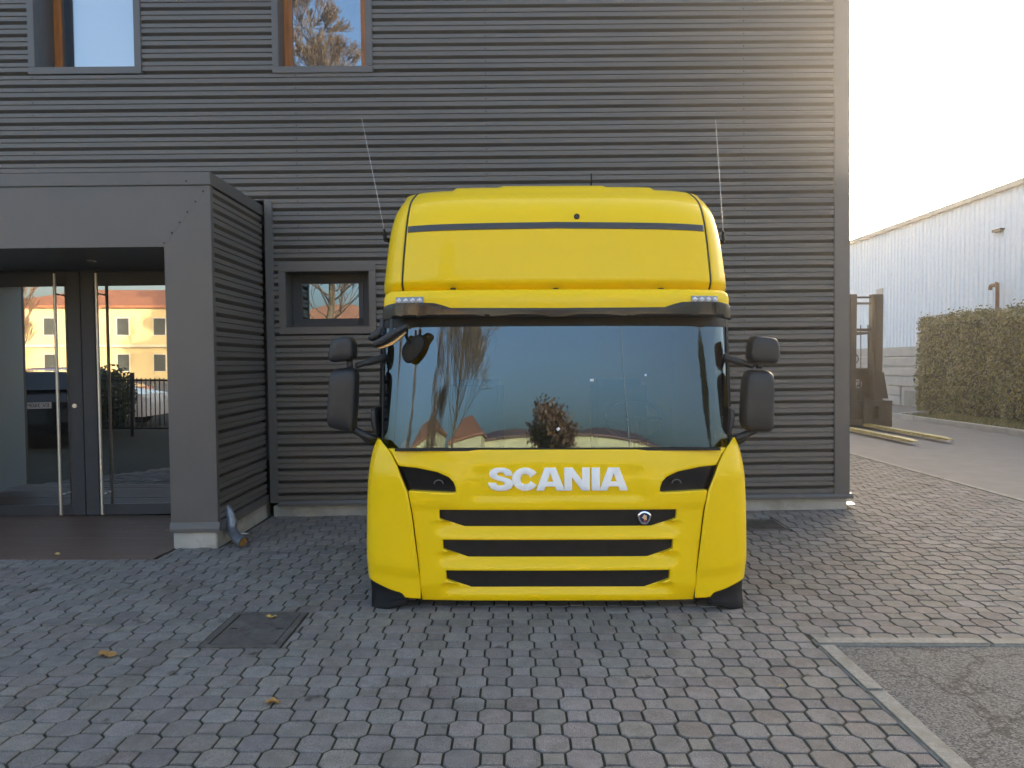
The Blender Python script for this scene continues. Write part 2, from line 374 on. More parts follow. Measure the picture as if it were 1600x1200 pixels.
# manhole cover
mh = empty('manhole_cover', Matrix.Translation(((MH[0]+MH[1])/2, (MH[2]+MH[3])/2, 0)), 'square cast iron manhole cover set in the paving left of the cab', 'manhole cover')
hw, hd = (MH[1]-MH[0])/2, (MH[3]-MH[2])/2
g = G()
for a in ((-hw, hw, -hd, -hd+.035), (-hw, hw, hd-.035, hd), (-hw, -hw+.035, -hd+.035, hd-.035), (hw-.035, hw, -hd+.035, hd-.035)): g.box(*a, -.05, .004)
g.build('frame', 'iron', mh)
g = G(); g.box(-hw+.043, hw-.043, -hd+.043, hd-.043, -.05, .001); plate = g.build('lid', 'iron', mh, bevel=.004)
g = G()
for k in range(24):
    a = 2*math.pi*k/24; b = a+.22; r0, r1 = .095, .11
    g.prismz([(r0*math.cos(a), r0*math.sin(a)), (r1*math.cos(a), r1*math.sin(a)), (r1*math.cos(b), r1*math.sin(b)), (r0*math.cos(b), r0*math.sin(b))], .0005, .0035)
g.build('raised_ring', 'iron', plate)
for sx in (-1, 1):
    g = G(); g.box(sx*hw*.62-.022, sx*hw*.62+.022, -.008, .008, .0012, .002); g.build('lifting_slot', 'rubber', plate)
# drain grate by the wall
dgr = empty('drain_grate', Matrix.Translation(((DG[0]+DG[1])/2, (DG[2]+DG[3])/2, gz(2.5, 7.6))), 'slatted iron drain grate in the paving right of the cab', 'drain grate')
hw, hd = (DG[1]-DG[0])/2, (DG[3]-DG[2])/2
g = G()
for a in ((-hw, hw, -hd, -hd+.03), (-hw, hw, hd-.03, hd), (-hw, -hw+.03, -hd+.03, hd-.03), (hw-.03, hw, -hd+.03, hd-.03)): g.box(*a, -.05, .003)
g.build('frame', 'iron', dgr)
for k in range(10):
    xx = -hw+.05+k*(2*hw-.1)/9; g = G(); g.box(xx-.009, xx+.009, -hd+.03, hd-.03, -.04, 0); g.build('bar', 'iron', dgr)

# ------------------------------------------------------------------ office building (local frame MB: x along the wall, y into the building)
PITCH = .1335
def profile(z0, z1, pitch=PITCH):
    """corrugation section: list of (depth, z); crest at -0.050, valley at 0"""
    out = []; k = math.floor(z0/pitch)-1
    while k*pitch < z1:
        b = k*pitch
        for (dz, d) in ((0, -.050), (.038, -.050), (.043, -.038), (.050, -.038), (.0545, -.050), (.094, -.050), (.099, 0)):
            out.append((d, b+dz))
        k += 1
    res = []
    for (d, z), (d2, z2) in zip(out, out[1:]):
        if z0 <= z <= z1: res.append((d, z))
        if z < z0 < z2: res.append((d+(d2-d)*(z0-z)/(z2-z), z0))
        if z < z1 < z2: res.append((d+(d2-d)*(z1-z)/(z2-z), z1))
    return res
def clad(name, parent, x0, x1, z0, z1, yoff=0, tf=None):
    pr = profile(z0, z1); g = G(); n = len(pr)
    f = tf or (lambda x, d, z: (x, yoff+d, z))
    g.add([f(x0, d, z) for d, z in pr]+[f(x1, d, z) for d, z in pr], [(i, i+n, i+n+1, i+1) for i in range(n-1)])
    return g.build(name, 'clad', parent)
zt_port = B(405, 312, -.05)[1]
bld = empty('office_building', MB, 'dark grey office block clad in horizontal corrugated metal sheet', 'building')
XR = B(1324, 500)[0]; TOPZ = 7.6; XL = -16.0
# openings (outer frame rectangles, local x0,x1,z0,z1)
wA = (*[B(48, 60)[0], B(224, 60)[0]], B(120, 119)[1], 4.62+1.75); wB = (B(427, 60)[0], B(583, 60)[0], B(500, 117)[1], 4.62+1.75)
wC = (B(438, 470)[0], B(589, 470)[0], B(510, 522)[1], B(510, 414)[1])
BASE = B(700, 781)[1]
PCX0, PCX1 = -6.9, -2.66               # portico footprint in x
def wall_rows():
    # split the wall into sheets around the openings
    segs = []
    TB = XR-.16
    zs = sorted({BASE, wC[2], wC[3], 3.42, wA[2], wB[2], wA[3], TOPZ})
    for z0, z1 in zip(zs, zs[1:]):
        if z1-z0 < .01: continue
        zm = (z0+z1)/2; cuts = []
        if zm < 3.42: cuts.append((-50, PCX1+.06))
        for w in (wA, wB, wC):
            if w[2] < zm < w[3]: cuts.append((w[0], w[1]))
        xs = XL
        for a, b in sorted(cuts):
            if a > xs+.01: segs.append((xs, a, z0, z1))
            xs = max(xs, b)
        if xs < TB: segs.append((xs, TB, z0, z1))
    return segs
for a, b, c, d in wall_rows(): clad('cladding_sheet', bld, a, b, c, d)
g = G(); g.box(XR-.17, XR, -.064, .03, BASE-.02, TOPZ); g.build('corner_trim', 'trim', bld, bevel=.006)
g = G(); g.box(PCX1+.0, PCX1+.085, -.066, .03, BASE, zt_port); g.build('corner_trim', 'trim', bld, bevel=.005)
g = G(); g.prismx([(-.075, BASE-.035), (.03, BASE-.035), (.03, BASE+.02), (-.06, BASE+.02), (-.075, BASE-.005)], PCX1+.09, XR+.035); g.build('base_flashing', 'trim', bld)
g = G(); g.box(PCX1+.02, XR-.012, -.02, .2, -.3, BASE-.036); g.build('plinth', 'plinth', bld, bevel=.008)
# side and rear walls, roof slab
pr = profile(BASE, TOPZ); n = len(pr); g = G()
g.add([(XR-.052-d, .03, z) for d, z in pr]+[(XR-.052-d, 14, z) for d, z in pr], [(i, i+n, i+n+1, i+1) for i in range(n-1)]); g.build('cladding_sheet', 'clad', bld)
g = G(); g.box(XR-.3, XR-.04, .2, 14, -.3, BASE); g.build('plinth', 'plinth', bld)
g = G(); g.box(XL, XR-.06, .45, 14, TOPZ-.3, TOPZ); g.build('roof', 'trim', bld)
g = G(); g.box(XL, XR-.06, 13.9, 14, -.3, TOPZ-.31); g.build('rear_wall', 'trim', bld)
g = G(); g.box(XL, XL+.1, .05, 13.89, -.3, TOPZ-.31); g.build('side_wall', 'trim', bld)
g = G(); g.box(XR-.04, XR+.012, -.058, .012, TOPZ-.12, TOPZ+.04); g.build('parapet_cap', 'trim', bld)
# little foil scraps under the corner flashing
g = G(); g.prismx([(-.03, BASE-.11), (.05, BASE-.10), (.05, BASE-.095), (-.03, BASE-.104)], XR-.01, XR+.07); g.build('loose_flashing', 'chrome', bld)
# screws
g = G()
for px in (57, 465, 760, 1160):
    xx = B(px, 200)[0]
    k = 4
    while k*PITCH < TOPZ-.2:
        z = k*PITCH+.07; k += 1
        if z < 3.45 and xx < PCX1+.1 or any(w[0]-.02 < xx < w[1]+.02 and w[2]-.02 < z < w[3]+.02 for w in (wA, wB, wC)): continue
        g.box(xx-.005, xx+.005, -.053, -.049, z-.005, z+.005)
g.build('screws', 'black', bld)['kind'] = 'stuff'
def window(w, fr, depth, name, wood, glassx, blind=False, lower=.0):
    x0, x1, z0, z1 = w
    root = bpy.data.objects.new('window', None); COL.objects.link(root); root.parent = bld
    def part(nm, m, g, **k): return g.build(nm, m, root, **k)
    # surround (mitred flat trim), reveal, wooden sash, glass
    g = G(); g.box(x0, x1, -.066, .03, z0, z0+fr); part('sill_trim', 'trim', g, bevel=.004)
    g = G(); g.box(x0, x1, -.066, .03, z1-fr, z1); part('head_trim', 'trim', g, bevel=.004)
    for a, b in ((x0, x0+fr), (x1-fr, x1)):
        g = G(); g.box(a, b, -.064, .03, z0+fr+.001, z1-fr-.001); part('side_trim', 'trim', g, bevel=.004)
    g = G()
    g.box(x0+fr-.02, x0+fr-.002, .031, depth+.1, z0+fr-.02, z1-fr+.02); g.box(x1-fr+.002, x1-fr+.02, .031, depth+.1, z0+fr-.02, z1-fr+.02)
    g.box(x0+fr-.001, x1-fr+.001, .031, depth+.1, z0+fr-.02, z0+fr-.002); g.box(x0+fr-.001, x1-fr+.001, .031, depth+.1, z1-fr+.002, z1-fr+.02)
    part('reveal', 'trim', g)
    ix0, ix1, iz0, iz1 = x0+fr, x1-fr, z0+fr, z1-fr; s = glassx
    g = G(); 
    g.box(ix0, ix0+s, depth, depth+.06, iz0, iz1); g.box(ix1-s, ix1, depth, depth+.06, iz0, iz1)
    g.box(ix0+s, ix1-s, depth, depth+.06, iz0, iz0+s*lower); g.box(ix0+s, ix1-s, depth, depth+.06, iz1-s, iz1)
    part('sash', wood, g, bevel=.004)
    g = G(); g.box(ix0+s-.005, ix1-s+.005, depth+.02, depth+.028, iz0+s*lower-.004, iz1-s+.005); part('pane', 'glassblind' if blind else 'glassup', g)
    if blind:
        z = iz0
        bx = ix0+s+.10
        g = G()
        while z < iz1:
            g.add([(bx, depth+.06, z), (ix1-.02, depth+.06, z), (ix1-.02, depth+.052, z+.022), (bx, depth+.052, z+.022)], [(0,1,2,3)]); z += .0235
        part('blind', 'blind', g)
    g = G(); g.box(ix0-.1, ix1+.1, depth+.5, depth+.52, iz0-.2, iz1+.2); part('room_back', 'inside', g)
window(wA, .075, .30, 'window', 'wood', .085, blind=True)
window(wB, .07, .16, 'window', 'wood', .09)
window(wC, .075, .20, 'window', 'doorframe', .105, lower=1)

# ------------------------------------------------------------------ entrance portico
FY = -1.47                                # front face in building frame
por = empty('entrance_portico', MB, 'projecting dark grey metal entrance portico with glazed double doors', 'portico')
cx0 = B(262, 600, FY)[0]; cx1 = B(335, 600, FY)[0]; pxl = cx0-3.25     # inner right jamb, outer right edge, inner left jamb
zt = B(200, 270, FY)[1]; zc = B(200, 291, FY)[1]; zs_ = B(200, 386, FY)[1]; zb = B(300, 826, FY)[1]
g = G(); g.box(pxl-.5, cx1+.012, FY-.015, .02, zc+.004, zt); g.build('coping', 'trim', por, bevel=.005)
g = G(); g.prism([(pxl-.5, zc), (cx1, zc), (cx0, zs_), (pxl, zs_), (pxl-.5, zc-.001)], FY, FY+.05); g.build('fascia_panel', 'trim', por)
g = G(); g.prism([(cx1, zc-.002), (cx1, zb), (cx0, zb), (cx0, zs_-.002)], FY, FY+.05); g.build('column_panel', 'trim', por)
g = G(); g.prism([(pxl-.5, zc-.004), (pxl, zs_-.002), (pxl, zb), (pxl-.5, zb)], FY, FY+.05); g.build('column_panel', 'trim', por)
g = G(); g.box(cx0, cx0+.02, FY+.051, .14, zb-.05, zs_); g.build('jamb_lining', 'trim', por)
g = G(); g.box(pxl-.02, pxl, FY+.051, .14, zb-.05, zs_); g.build('jamb_lining', 'blueglass', por)
g = G(); g.box(pxl, pxl+.03, -.75, -.5, 1.35, 1.62); ic = g.build('intercom_plate', 'steel', por, bevel=.004)
g = G(); g.box(pxl-.0, cx0, FY+.051, .14, zs_, zs_+.02); g.build('soffit', 'trim', por)
for xx in (pxl+1.05, pxl+2.15):
    g = G(); g.tube([(xx, -.62, zs_-.004), (xx, -.62, zs_+.001)], .045, 16); g.build('downlight', 'chrome', por)
pr = profile(zb+.06, zc-.01); n = len(pr); g = G()
g.add([(cx1-.048-d*.9, FY+.06, z) for d, z in pr]+[(cx1-.048-d*.9, -.03, z) for d, z in pr], [(i, i+n, i+n+1, i+1) for i in range(n-1)]); g.build('side_cladding', 'clad', por)
g = G(); g.box(cx1-.04, cx1+.003, FY+.002, FY+.062, zb, zc); g.build('edge_trim', 'trim', por)
g = G(); g.box(cx0+.03, cx1-.055, FY+.06, -.03, zb-.02, zc-.02); g.build('column_core', 'inside', por)
g = G(); g.prismx([(FY-.02, zb-.03), (FY+.1, zb-.03), (FY+.1, zb+.055), (FY-.004, zb+.055), (FY-.02, zb)], cx0-.008, cx1+.02); g.build('base_flashing', 'trim', por)
g = G(); g.box(cx1-.06, cx1+.018, FY+.101, -.02, zb-.03, zb+.055); g.build('base_flashing', 'trim', por)
g = G(); g.box(cx0+.015, cx1-.012, FY+.004, .1, -.35, zb-.031); g.build('plinth', 'plinth', por, bevel=.008)
g = G()
for k in range(6):
    t = k/5; xx = cx1-.06+(cx0+.0-cx1+.06)*t; z = zc-.05+(zs_+.03-zc+.05)*t; g.box(xx-.006, xx+.006, FY-.005, FY+.002, z-.006, z+.006)
for xx in (pxl+.3, pxl+1.6, cx1-.2): g.box(xx-.006, xx+.006, FY-.02, FY-.012, zc+.03, zc+.042)
g.build('screws', 'black', por)['kind'] = 'stuff'
# doors: two leaves between jambs, at y = .10
DY = .10; dm = (pxl+cx0)/2; dz0 = B(150, 806, DY)[1]; dz1 = B(150, 424, DY)[1]
zg1 = B(200, 446, DY)[1]; zg0 = B(200, 787, DY)[1]
g = G(); g.box(pxl+.002, cx0-.002, DY-.01, DY+.07, dz1, zs_-.002); g.build('head_frame', 'doorframe', por, bevel=.004)
for s in (-1, 1):
    leaf = bpy.data.objects.new('door', None); COL.objects.link(leaf); leaf.parent = por
    x0, x1 = (pxl+.01, dm-.004) if s < 0 else (dm+.004, cx0-.01)
    st = (B(137, 600, DY)[0]-B(116, 600, DY)[0])
    a, b = (x0, x1-st) if s < 0 else (x0+st, x1)
    g = G(); ox0, ox1 = (a+.11, b) if s < 0 else (a, b-.11)
    g.box(x0, ox0, DY, DY+.06, dz0+.01, dz1-.004); g.box(ox1, x1, DY, DY+.06, dz0+.01, dz1-.004)
    g.box(ox0, ox1, DY, DY+.06, dz0+.01, zg0); g.box(ox0, ox1, DY, DY+.06, zg1, dz1-.004)
    g.build('leaf_frame', 'doorframe', leaf, bevel=.004)
    g = G(); g.box(ox0-.005, ox1+.005, DY+.022, DY+.034, zg0-.005, zg1+.005); g.build('pane', 'glass', leaf)
    hx = dm+s*.225
    g = G(); g.tube([(hx, DY-.085, dz0+.03), (hx, DY-.085, dz1-.03)], .0165, 12); h = g.build('handle', 'steel', leaf, smooth=False)
    for z in (dz0+.25, dz1-.25):
        g = G(); g.tube([(hx, DY-.085, z), (hx, DY+.005, z)], .01, 8); g.build('handle_bracket', 'steel', leaf)
    if s < 0:
        g = G(); g.tube([(dm-.09, DY-.012, B(124, 634, DY)[1]), (dm-.09, DY+.01, B(124, 634, DY)[1])], .024, 14); g.build('lock', 'steel', leaf)
# lobby behind the glass
g = G(); g.box(pxl-1.5, pxl-1.45, .2, 5, -.1, 3); g.box(cx0+1.4, cx0+1.45, .2, 5, -.1, 3); g.box(pxl-1.5, cx0+1.45, 5, 5.05, -.1, 3); g.box(pxl-1.5, cx0+1.45, .2, 5, 2.9, 2.95); g.box(pxl-1.5, cx0+1.45, .2, 5, -.12, -.05)
g.build('lobby', 'inside', por)
# deck of boards before the doors
deck = empty('entrance_deck', Matrix(), 'dark brown timber deck flush with the paving before the doors', 'deck')
yy = 8.3; wl = (MB @ Vector((pxl, 0, 0))).x; wr = (MB @ Vector((cx0, 0, 0))).x
while yy > 6.5:
    w = .138; g = G(); z = gz(-3.0, yy-.07)+.004+rnd.uniform(-.0015, .0015)
    g.box(wl-.9, wr-.006 if yy-w > 6.84 else wr+.05, yy-w, yy-.006, z-.1, z); g.build('board', 'deck', deck, bevel=.003); yy -= w
g = G(); g.box(wl, wr-.004, 8.303, 8.37, -.2, gz(-4.7, 8.3)+.012); g.build('threshold', 'steel', deck)
# drain pipe elbow
dp = [at(346, 792, 7.10), at(356, 798, 7.06), at(361, 813, 7.02), at(362, 827, 6.98), at(369, 839, 6.90), at(381, 848, 6.78)]
pipe = empty('drain_pipe', Matrix.Translation(dp[-1]), 'grey galvanised drain pipe elbow poking out beside the portico base', 'drain pipe')
def cat(pts, n=6):
    out = []
    P = [Vector(p) for p in pts]; P = [2*P[0]-P[1]]+P+[2*P[-1]-P[-2]]
    for i in range(1, len(P)-2):
        for k in range(n):
            t = k/n; a, b, c, d = P[i-1], P[i], P[i+1], P[i+2]
            out.append(.5*((2*b)+(c-a)*t+(2*a-5*b+4*c-d)*t*t+(3*b-a-3*c+d)*t**3))
    out.append(P[-2]); return out
cp = cat([p-dp[-1] for p in dp], 6)
g = G(); g.tube(cp, .048, 16, cap=False); g.tube(cp, .044, 16, cap=False); g.build('pipe', 'galv', pipe, smooth=True)
g = G(); g.tube([cp[12], cp[13], cp[14]], .053, 16); g.build('sleeve', 'galv', pipe)
g = G(); g.tube([cp[-3], cp[-2]], .043, 12); g.build('rusty_mouth', 'leaf_o', pipe)

# ------------------------------------------------------------------ truck cab (local frame MC: y = 0 at the front panel, z up)
cab = empty('truck_cab', MC, 'bright yellow high roof truck cab standing on the paving without chassis', 'truck cab')
def se(x, w, D, n):
    t = min(1, abs(x)/w); return D*(1-max(0, 1-t**n)**(1/n))
def panel(name, outline, holes, yf, m, parent=cab, thick=.03, lip=.006, step=.05, back=True):
    bm = bmesh.new(); loops = [outline]+list(holes); es = []
    for lp in loops:
        vs = [bm.verts.new((x, 0, z)) for x, z in lp]
        es += [bm.edges.new((vs[i], vs[(i+1) % len(vs)])) for i in range(len(vs))]
    bmesh.ops.triangle_fill(bm, use_beauty=True, use_dissolve=False, edges=es, normal=(0, -1, 0))
    if lip:
        bmesh.ops.recalc_face_normals(bm, faces=bm.faces)
        bmesh.ops.inset_region(bm, faces=bm.faces[:], thickness=lip, use_boundary=True, use_even_offset=True)
    xs = [p[0] for p in outline]; zs = [p[1] for p in outline]
    for ax, lo, hi in ((0, min(xs), max(xs)), (2, min(zs), max(zs))):
        st = step if ax == 0 else step*.6
        k = math.ceil((lo+1e-4)/st)
        while k*st < hi-1e-4:
            co = [0, 0, 0]; no = [0, 0, 0]; co[ax] = k*st; no[ax] = 1
            bmesh.ops.bisect_plane(bm, geom=bm.verts[:]+bm.edges[:]+bm.faces[:], plane_co=co, plane_no=no, dist=1e-5); k += 1
    bnd = {v for e in bm.edges if e.is_boundary for v in e.verts}; be = [e for e in bm.edges if e.is_boundary]
    for v in bm.verts: v.co.y = yf(v.co.x, v.co.z)+(lip*.8 if v in bnd and lip else 0)
    for f in bm.faces:
        f.smooth = True
        f.normal_update()
    if sum(f.normal.y*f.calc_area() for f in bm.faces) > 0: bmesh.ops.reverse_faces(bm, faces=bm.faces)
    if back:
        for e in be:
            a, b = e.verts; q = [bm.verts.new(v.co) for v in (a, b)]+[bm.verts.new(v.co+Vector((0, thick, 0))) for v in (b, a)]
            bm.faces.new(q)
    me = bpy.data.meshes.new(name); bm.to_mesh(me); bm.free()
    return link(name, me, m, parent)
def mir(pts): return [(-x, z) for x, z in pts][::-1]
CXP = 872.5
def HP(px, py, y=0):                     # half profile point: mean of both sides about the cab axis
    return C(px, py, y)
ZB = C(CXP, 937)[1]
WL, DL, NL = 1.30, .42, 5.0
slotz = [(C(CXP, 797)[1], C(CXP, 824)[1]), (C(CXP, 844)[1], C(CXP, 872)[1]), (C(CXP, 892)[1], C(CXP, 919.5)[1])]
slothalf = [.787, .763, .743]
def louvre(x, z):
    # bars between the slots lean out towards their lower edge
    out = 0; ax = abs(x)
    segs = [(C(CXP, 790)[1], slotz[0][0], 0, .0), (slotz[0][1], slotz[1][0], .036, .0), (slotz[1][1], slotz[2][0], .036, .0), (slotz[2][1], ZB, .034, .0)]
    for k, (zt_, zb_, A, _) in enumerate(segs):
        if A and zb_ <= z <= zt_+.03:
            t = max(0, min(1, (zt_-z)/(zt_-zb_)))
            fade = 1-sstep(.70, .86-.02*k, ax)
            out += A*(1-sstep(0, .8, t))*fade
    return out
def badge(x, z):
    # shallow recess behind the lettering
    x0, x1, z0, z1 = -.56, .56, C(CXP, 779)[1], C(CXP, 737)[1]
    xx = x-.0
    return .010*sstep(x0-.015, x0+.02, xx)*(1-sstep(x1-.02, x1+.015, xx))*sstep(z0-.02, z0+.012, z)*(1-sstep(z1-.02, z1+.06, z))
def yfront(x, z):
    lean = .05*max(0, (z-.80)/.27)**2*.6
    und = .03*max(0, (.17-z)/.1)
    # cheeks: the outer part below the vents stands a little proud
    cheek = -.012*sstep(.62, .70, abs(x))*(1-sstep(C(CXP, 768)[1], C(CXP, 730)[1], z))*sstep(slotz[0][0]-.01, slotz[0][0]+.05, z)
    return se(x, WL, DL, NL)+.02*(x/1.2)**2+lean+und+louvre(x, z)+badge(x, z)+cheek
seam = [(605, 702.5), (613, 712), (621, 726), (630, 747), (639, 768), (644.5, 797), (648.5, 826), (652, 855), (655, 881), (657.5, 910), (659.5, 937)]
def L(px, py): 
    x, z = C(px, py, .06); return (x, z)
sl_ = [(-abs(L(a, b)[0]), L(a, b)[1]) for a, b in seam]
vent = [(624, 729), (650, 731), (684, 737.3), (702, 745), (709, 752), (712.5, 761), (713, 768), (708, 769), (680, 768), (640, 766.5)]
vl = [C(a, b, .04) for a, b in vent]
i0, i1 = 2, 4
outl = sl_[:i0+1]+[(vl[0][0]-.003, vl[0][1])]+vl[1:-1]+[(vl[-1][0]-.002, vl[-1][1])]+sl_[i1:]
right = [(-x, z) for x, z in outl][::-1]
outline = outl+right
def slotpoly(k):
    a = slothalf[k]; zt_, zb_ = slotz[k]; zm_ = zt_-(zt_-zb_)*.52
    pts = [(-a, zt_), (-a+.003, zm_), (-a+.03, zm_-.012), (-a+.165, zb_), (-a+.20, zb_-.0005)]
    return pts+[(-x, z) for x, z in pts][::-1]
slots = [slotpoly(k) for k in range(3)]
front = panel('front_panel', outline, slots, yfront, 'yellow', thick=.05, lip=.007, step=.035)
for k in range(3):
    zt_, zb_ = slotz[k]; sp = [(x*1.012, z+(.012 if z > (zt_+zb_)/2 else -.012)) for x, z in slots[k]]
    gr = panel('grille', sp, [], lambda x, z: yfront(x, (zt_+zb_)/2)*.6+.045+se(x, WL, DL, NL)*.5, 'grille', lip=0, thick=.01)
    for xr in (-.45, -.05, .36):
        g = G(); g.box(xr-.075, xr+.075, .012, .03, zt_-.006, zt_+.004); g.build('grille_clip', 'rubber', gr)
for s in (-1, 1):
    vp = vl if s < 0 else [(-x, z) for x, z in vl][::-1]
    vp = [(x+(0 if abs(x) < .9 else .02*s), z) for x, z in vp]
    vq = panel('side_vent', vp, [], lambda x, z: se(x, WL, DL, NL)+.055, 'gloss', lip=0, thick=.01)
    g = G(); g.tube([(s*.79+.03*math.cos(t), .04+.0, C(CXP, 757)[1]+.025*math.sin(t)) for t in [q*.35 for q in range(10)]], .004, 6); g.build('vent_clip', 'iron', vq)
g = G(); g.box(-1.08, 1.08, .035, .06, C(CXP, 704)[1]-.006, C(CXP, 704)[1]+.012); g.build('cowl_seal', 'rubber', cab)

# generic loft rows: z, w, y0, D, n
def crow(ctrl, k):
    n = len(ctrl)-1; i = min(n-1, int(k)); t = k-i
    P = [ctrl[max(0, i-1)], ctrl[i], ctrl[i+1], ctrl[min(n, i+2)]]
    return [.5*(2*b+(c-a)*t+(2*a-5*b+4*c-d)*t*t+(3*b-a-3*c+d)*t**3) for a, b, c, d in zip(*P)]
def pt(row, s, L_=1.9):
    z, w, y0, D, n = row; sg = 1 if s >= 0 else -1; a = abs(s)
    if a <= 1:
        th = a*math.pi/2; x = w*math.sin(th)**(2/n); y = y0+D*(1-max(0, math.cos(th))**(2/n))
    else: x = w; y = y0+D+(a-1)*(L_-y0-D)
    return Vector((sg*x, y, z))
def s_of_x(row, x):
    w, n = row[1], row[4]; return math.asin(min(1, (abs(x)/w))**(n/2))/(math.pi/2)*(1 if x >= 0 else -1)
def fitw(px_off, py, y0, D, n):
    """half width whose silhouette from the kerb in front falls px_off from the axis"""
    tgt = px_off/FPX; w = 1.2
    for _ in range(30):
        m = max((w*math.sin(t*math.pi/160)**(2/n)-0)/(5.0+y0+D*(1-math.cos(t*math.pi/160)**(2/n))) for t in range(1, 80))
        w *= tgt/m
    return w
def patch(name, ctrl, sf0, sf1, m, ns=24, nz=30, k0=0, k1=None, parent=cab, side=False, mod=None, thick=0):
    k1 = len(ctrl)-1 if k1 is None else k1; g = G(); ns_ = ns
    rows = [crow(ctrl, k0+(k1-k0)*j/nz) for j in range(nz+1)]
    for r in rows:
        a, b = sf0(r), sf1(r)
        for i in range(ns+1):
            p = pt(r, a+(b-a)*i/ns)
            if mod: p = mod(p)
            g.v.append(tuple(p))
    for j in range(nz):
        for i in range(ns):
            q = j*(ns+1)+i; g.f.append((q, q+1, q+ns+2, q+ns+1))
    o = g.build(name, m, parent, smooth=True)
    if thick:
        md = o.modifiers.new('solid', 'SOLIDIFY'); md.thickness = thick; md.offset = -1 
    return o
# corner deflectors
prof = [(940, 296), (915, 297.5), (886, 298.2), (850, 298.2), (802, 297.5), (760, 296), (735, 294), (715, 290.5), (703, 287.5), (693, 284), (684, 279.5)]
crn = []
for py, off in prof:
    Dk = DL if py > 720 else DL*(.55+.45*(py-684)/36); y0 = .0 if py > 730 else .10*((730-py)/46)**1.5
    crn.append((C(CXP, py, .25)[1], fitw(off, py, y0, Dk, NL), y0, Dk, NL))
seamz = [(z, -x) for x, z in sl_]
def seam_x(z):
    zz = sorted(seamz)
    if z <= zz[0][0]: return zz[0][1]
    for (a, xa), (b, xb) in zip(zz, zz[1:]):
        if a <= z <= b: return xa+(xb-xa)*(z-a)/(b-a)
    a, xa = zz[-1]; t = min(1, (z-a)/.09); return xa+.10*t
for s in (-1, 1):
    def low(p):
        # lower edge rises outwards where the black foot begins
        ax = abs(p.x); cut = ZB+.0+.035*sstep(1.01, 1.05, ax)+.06*sstep(1.03, 1.30, ax)
        zt_ = crn[-1][0]
        if p.z < .45: p.z = cut+(p.z-crn[0][0])/(.45-crn[0][0])*(.45-cut)
        # character line low on the panel
        p.y += .015*sstep(.285+.1*(ax-1), .20+.1*(ax-1), p.z)
        return p
    patch('corner_panel', crn, lambda r: s*(s_of_x(r, seam_x(r[0])+.006)), lambda r: s*1.18, 'yellow', ns=40, nz=60, mod=low, thick=.012)
    # black foot under each corner
    ft = [(.0, 1.258, .012, .15, 5), (.03, 1.264, .014, .20, 5), (.10, 1.285, .022, .38, 5), (.19, 1.30, .03, .42, 5)]
    def fmod(p):
        ax = abs(p.x)
        return Vector((p.x, p.y, p.z if p.z > .06 else p.z+.04*(1-sstep(1.0, 1.18, ax))))
    patch('foot', ft, lambda r: s*s_of_x(r, 1.0), lambda r: s*1.15, 'black', ns=24, nz=12, mod=fmod, thick=.01)

# windscreen, pillars
wy0, wy1 = .075, .143
zw0, zw1 = C(CXP, 704, .07)[1], C(CXP, 492, .12)[1]
WD, WN = .34, 2.7
wctl = [(zw0, fitw(277, 700, wy0, .30, WN), wy0, .30, WN), ((zw0+zw1)/2, fitw(273.5, 600, (wy0+wy1)/2, .36, WN), (wy0+wy1)/2, .36, WN), (zw1, fitw(270, 500, wy1, .42, WN), wy1, .42, WN)]
GS = .80
ws = patch('windscreen', wctl, lambda r: -GS, lambda r: GS, 'wind', ns=80, nz=30)
for s in (-1, 1):
    pil = patch('pillar', wctl, lambda r: s*GS, lambda r: s*1.12, 'gloss', ns=14, nz=10)
    sealg = G(); sealg.tube([pt(crow(wctl, 2*j/10), s*GS)+Vector((0, -.004, 0)) for j in range(11)], .007, 6); sealg.build('seal', 'rubber', ws)
# dark sun strip behind the top of the glass
strp = [tuple([r[0], r[1]-.01, r[2]+.012, r[3], r[4]]) for r in wctl]
def curved_bottom(p): return p
zs0 = C(CXP, 516.5, .13)[1]
kk = 2*(zs0-zw0)/(zw1-zw0)
patch('shade_band', [tuple(crow([(r[0], r[1]+.004, r[2]-.006, r[3], r[4]) for r in wctl], kk+(2-kk)*j/3)) for j in range(4)], lambda r: -GS, lambda r: GS, 'rubber', ns=60, nz=6)
for (px, py, w, h, rot) in ((925, 594, .025, .016, 0), (872, 670, .022, .018, .6), (1010, 586, .014, .014, 0)):
    x, z = C(px, py, .1); k = 2*(z-zw0)/(zw1-zw0); r = crow(wctl, k); y = pt(r, s_of_x(r, x)).y+.004
    c_, s_ = math.cos(rot), math.sin(rot)
    g = G(); g.prism([(x+a*c_-b*s_, z+a*s_+b*c_) for a, b in ((-w/2, -h/2), (w/2, -h/2), (w/2, h/2), (-w/2, h/2))], y-.008, y-.006); g.build('sticker', 'white', ws)
# interior
g = G(); g.box(-1.0, 1.0, .42, .80, .5, 1.0); g.build('dashboard', 'black', cab, bevel=.05)
swc = Vector((.62, .78, 1.22)); g = G()
ring = [swc+Matrix.Rotation(R(35), 3, 'X') @ Vector((.23*math.cos(t), .23*math.sin(t), 0)) for t in [2*math.pi*k/32 for k in range(33)]]
g.tube(ring, .016, 8); g.tube([ring[0], ring[16]], .014, 6); g.tube([swc, swc+Vector((0, -.2, -.3))], .03, 8); g.build('steering_wheel', 'stripe', cab, smooth=True)
for s in (-1, 1):
    g = G(); g.box(s*.62-.25, s*.62+.25, 1.15, 1.65, .55, .75); g.box(s*.62-.24, s*.62+.24, 1.55, 1.72, .75, 1.5); g.build('seat', 'black', cab, bevel=.05)
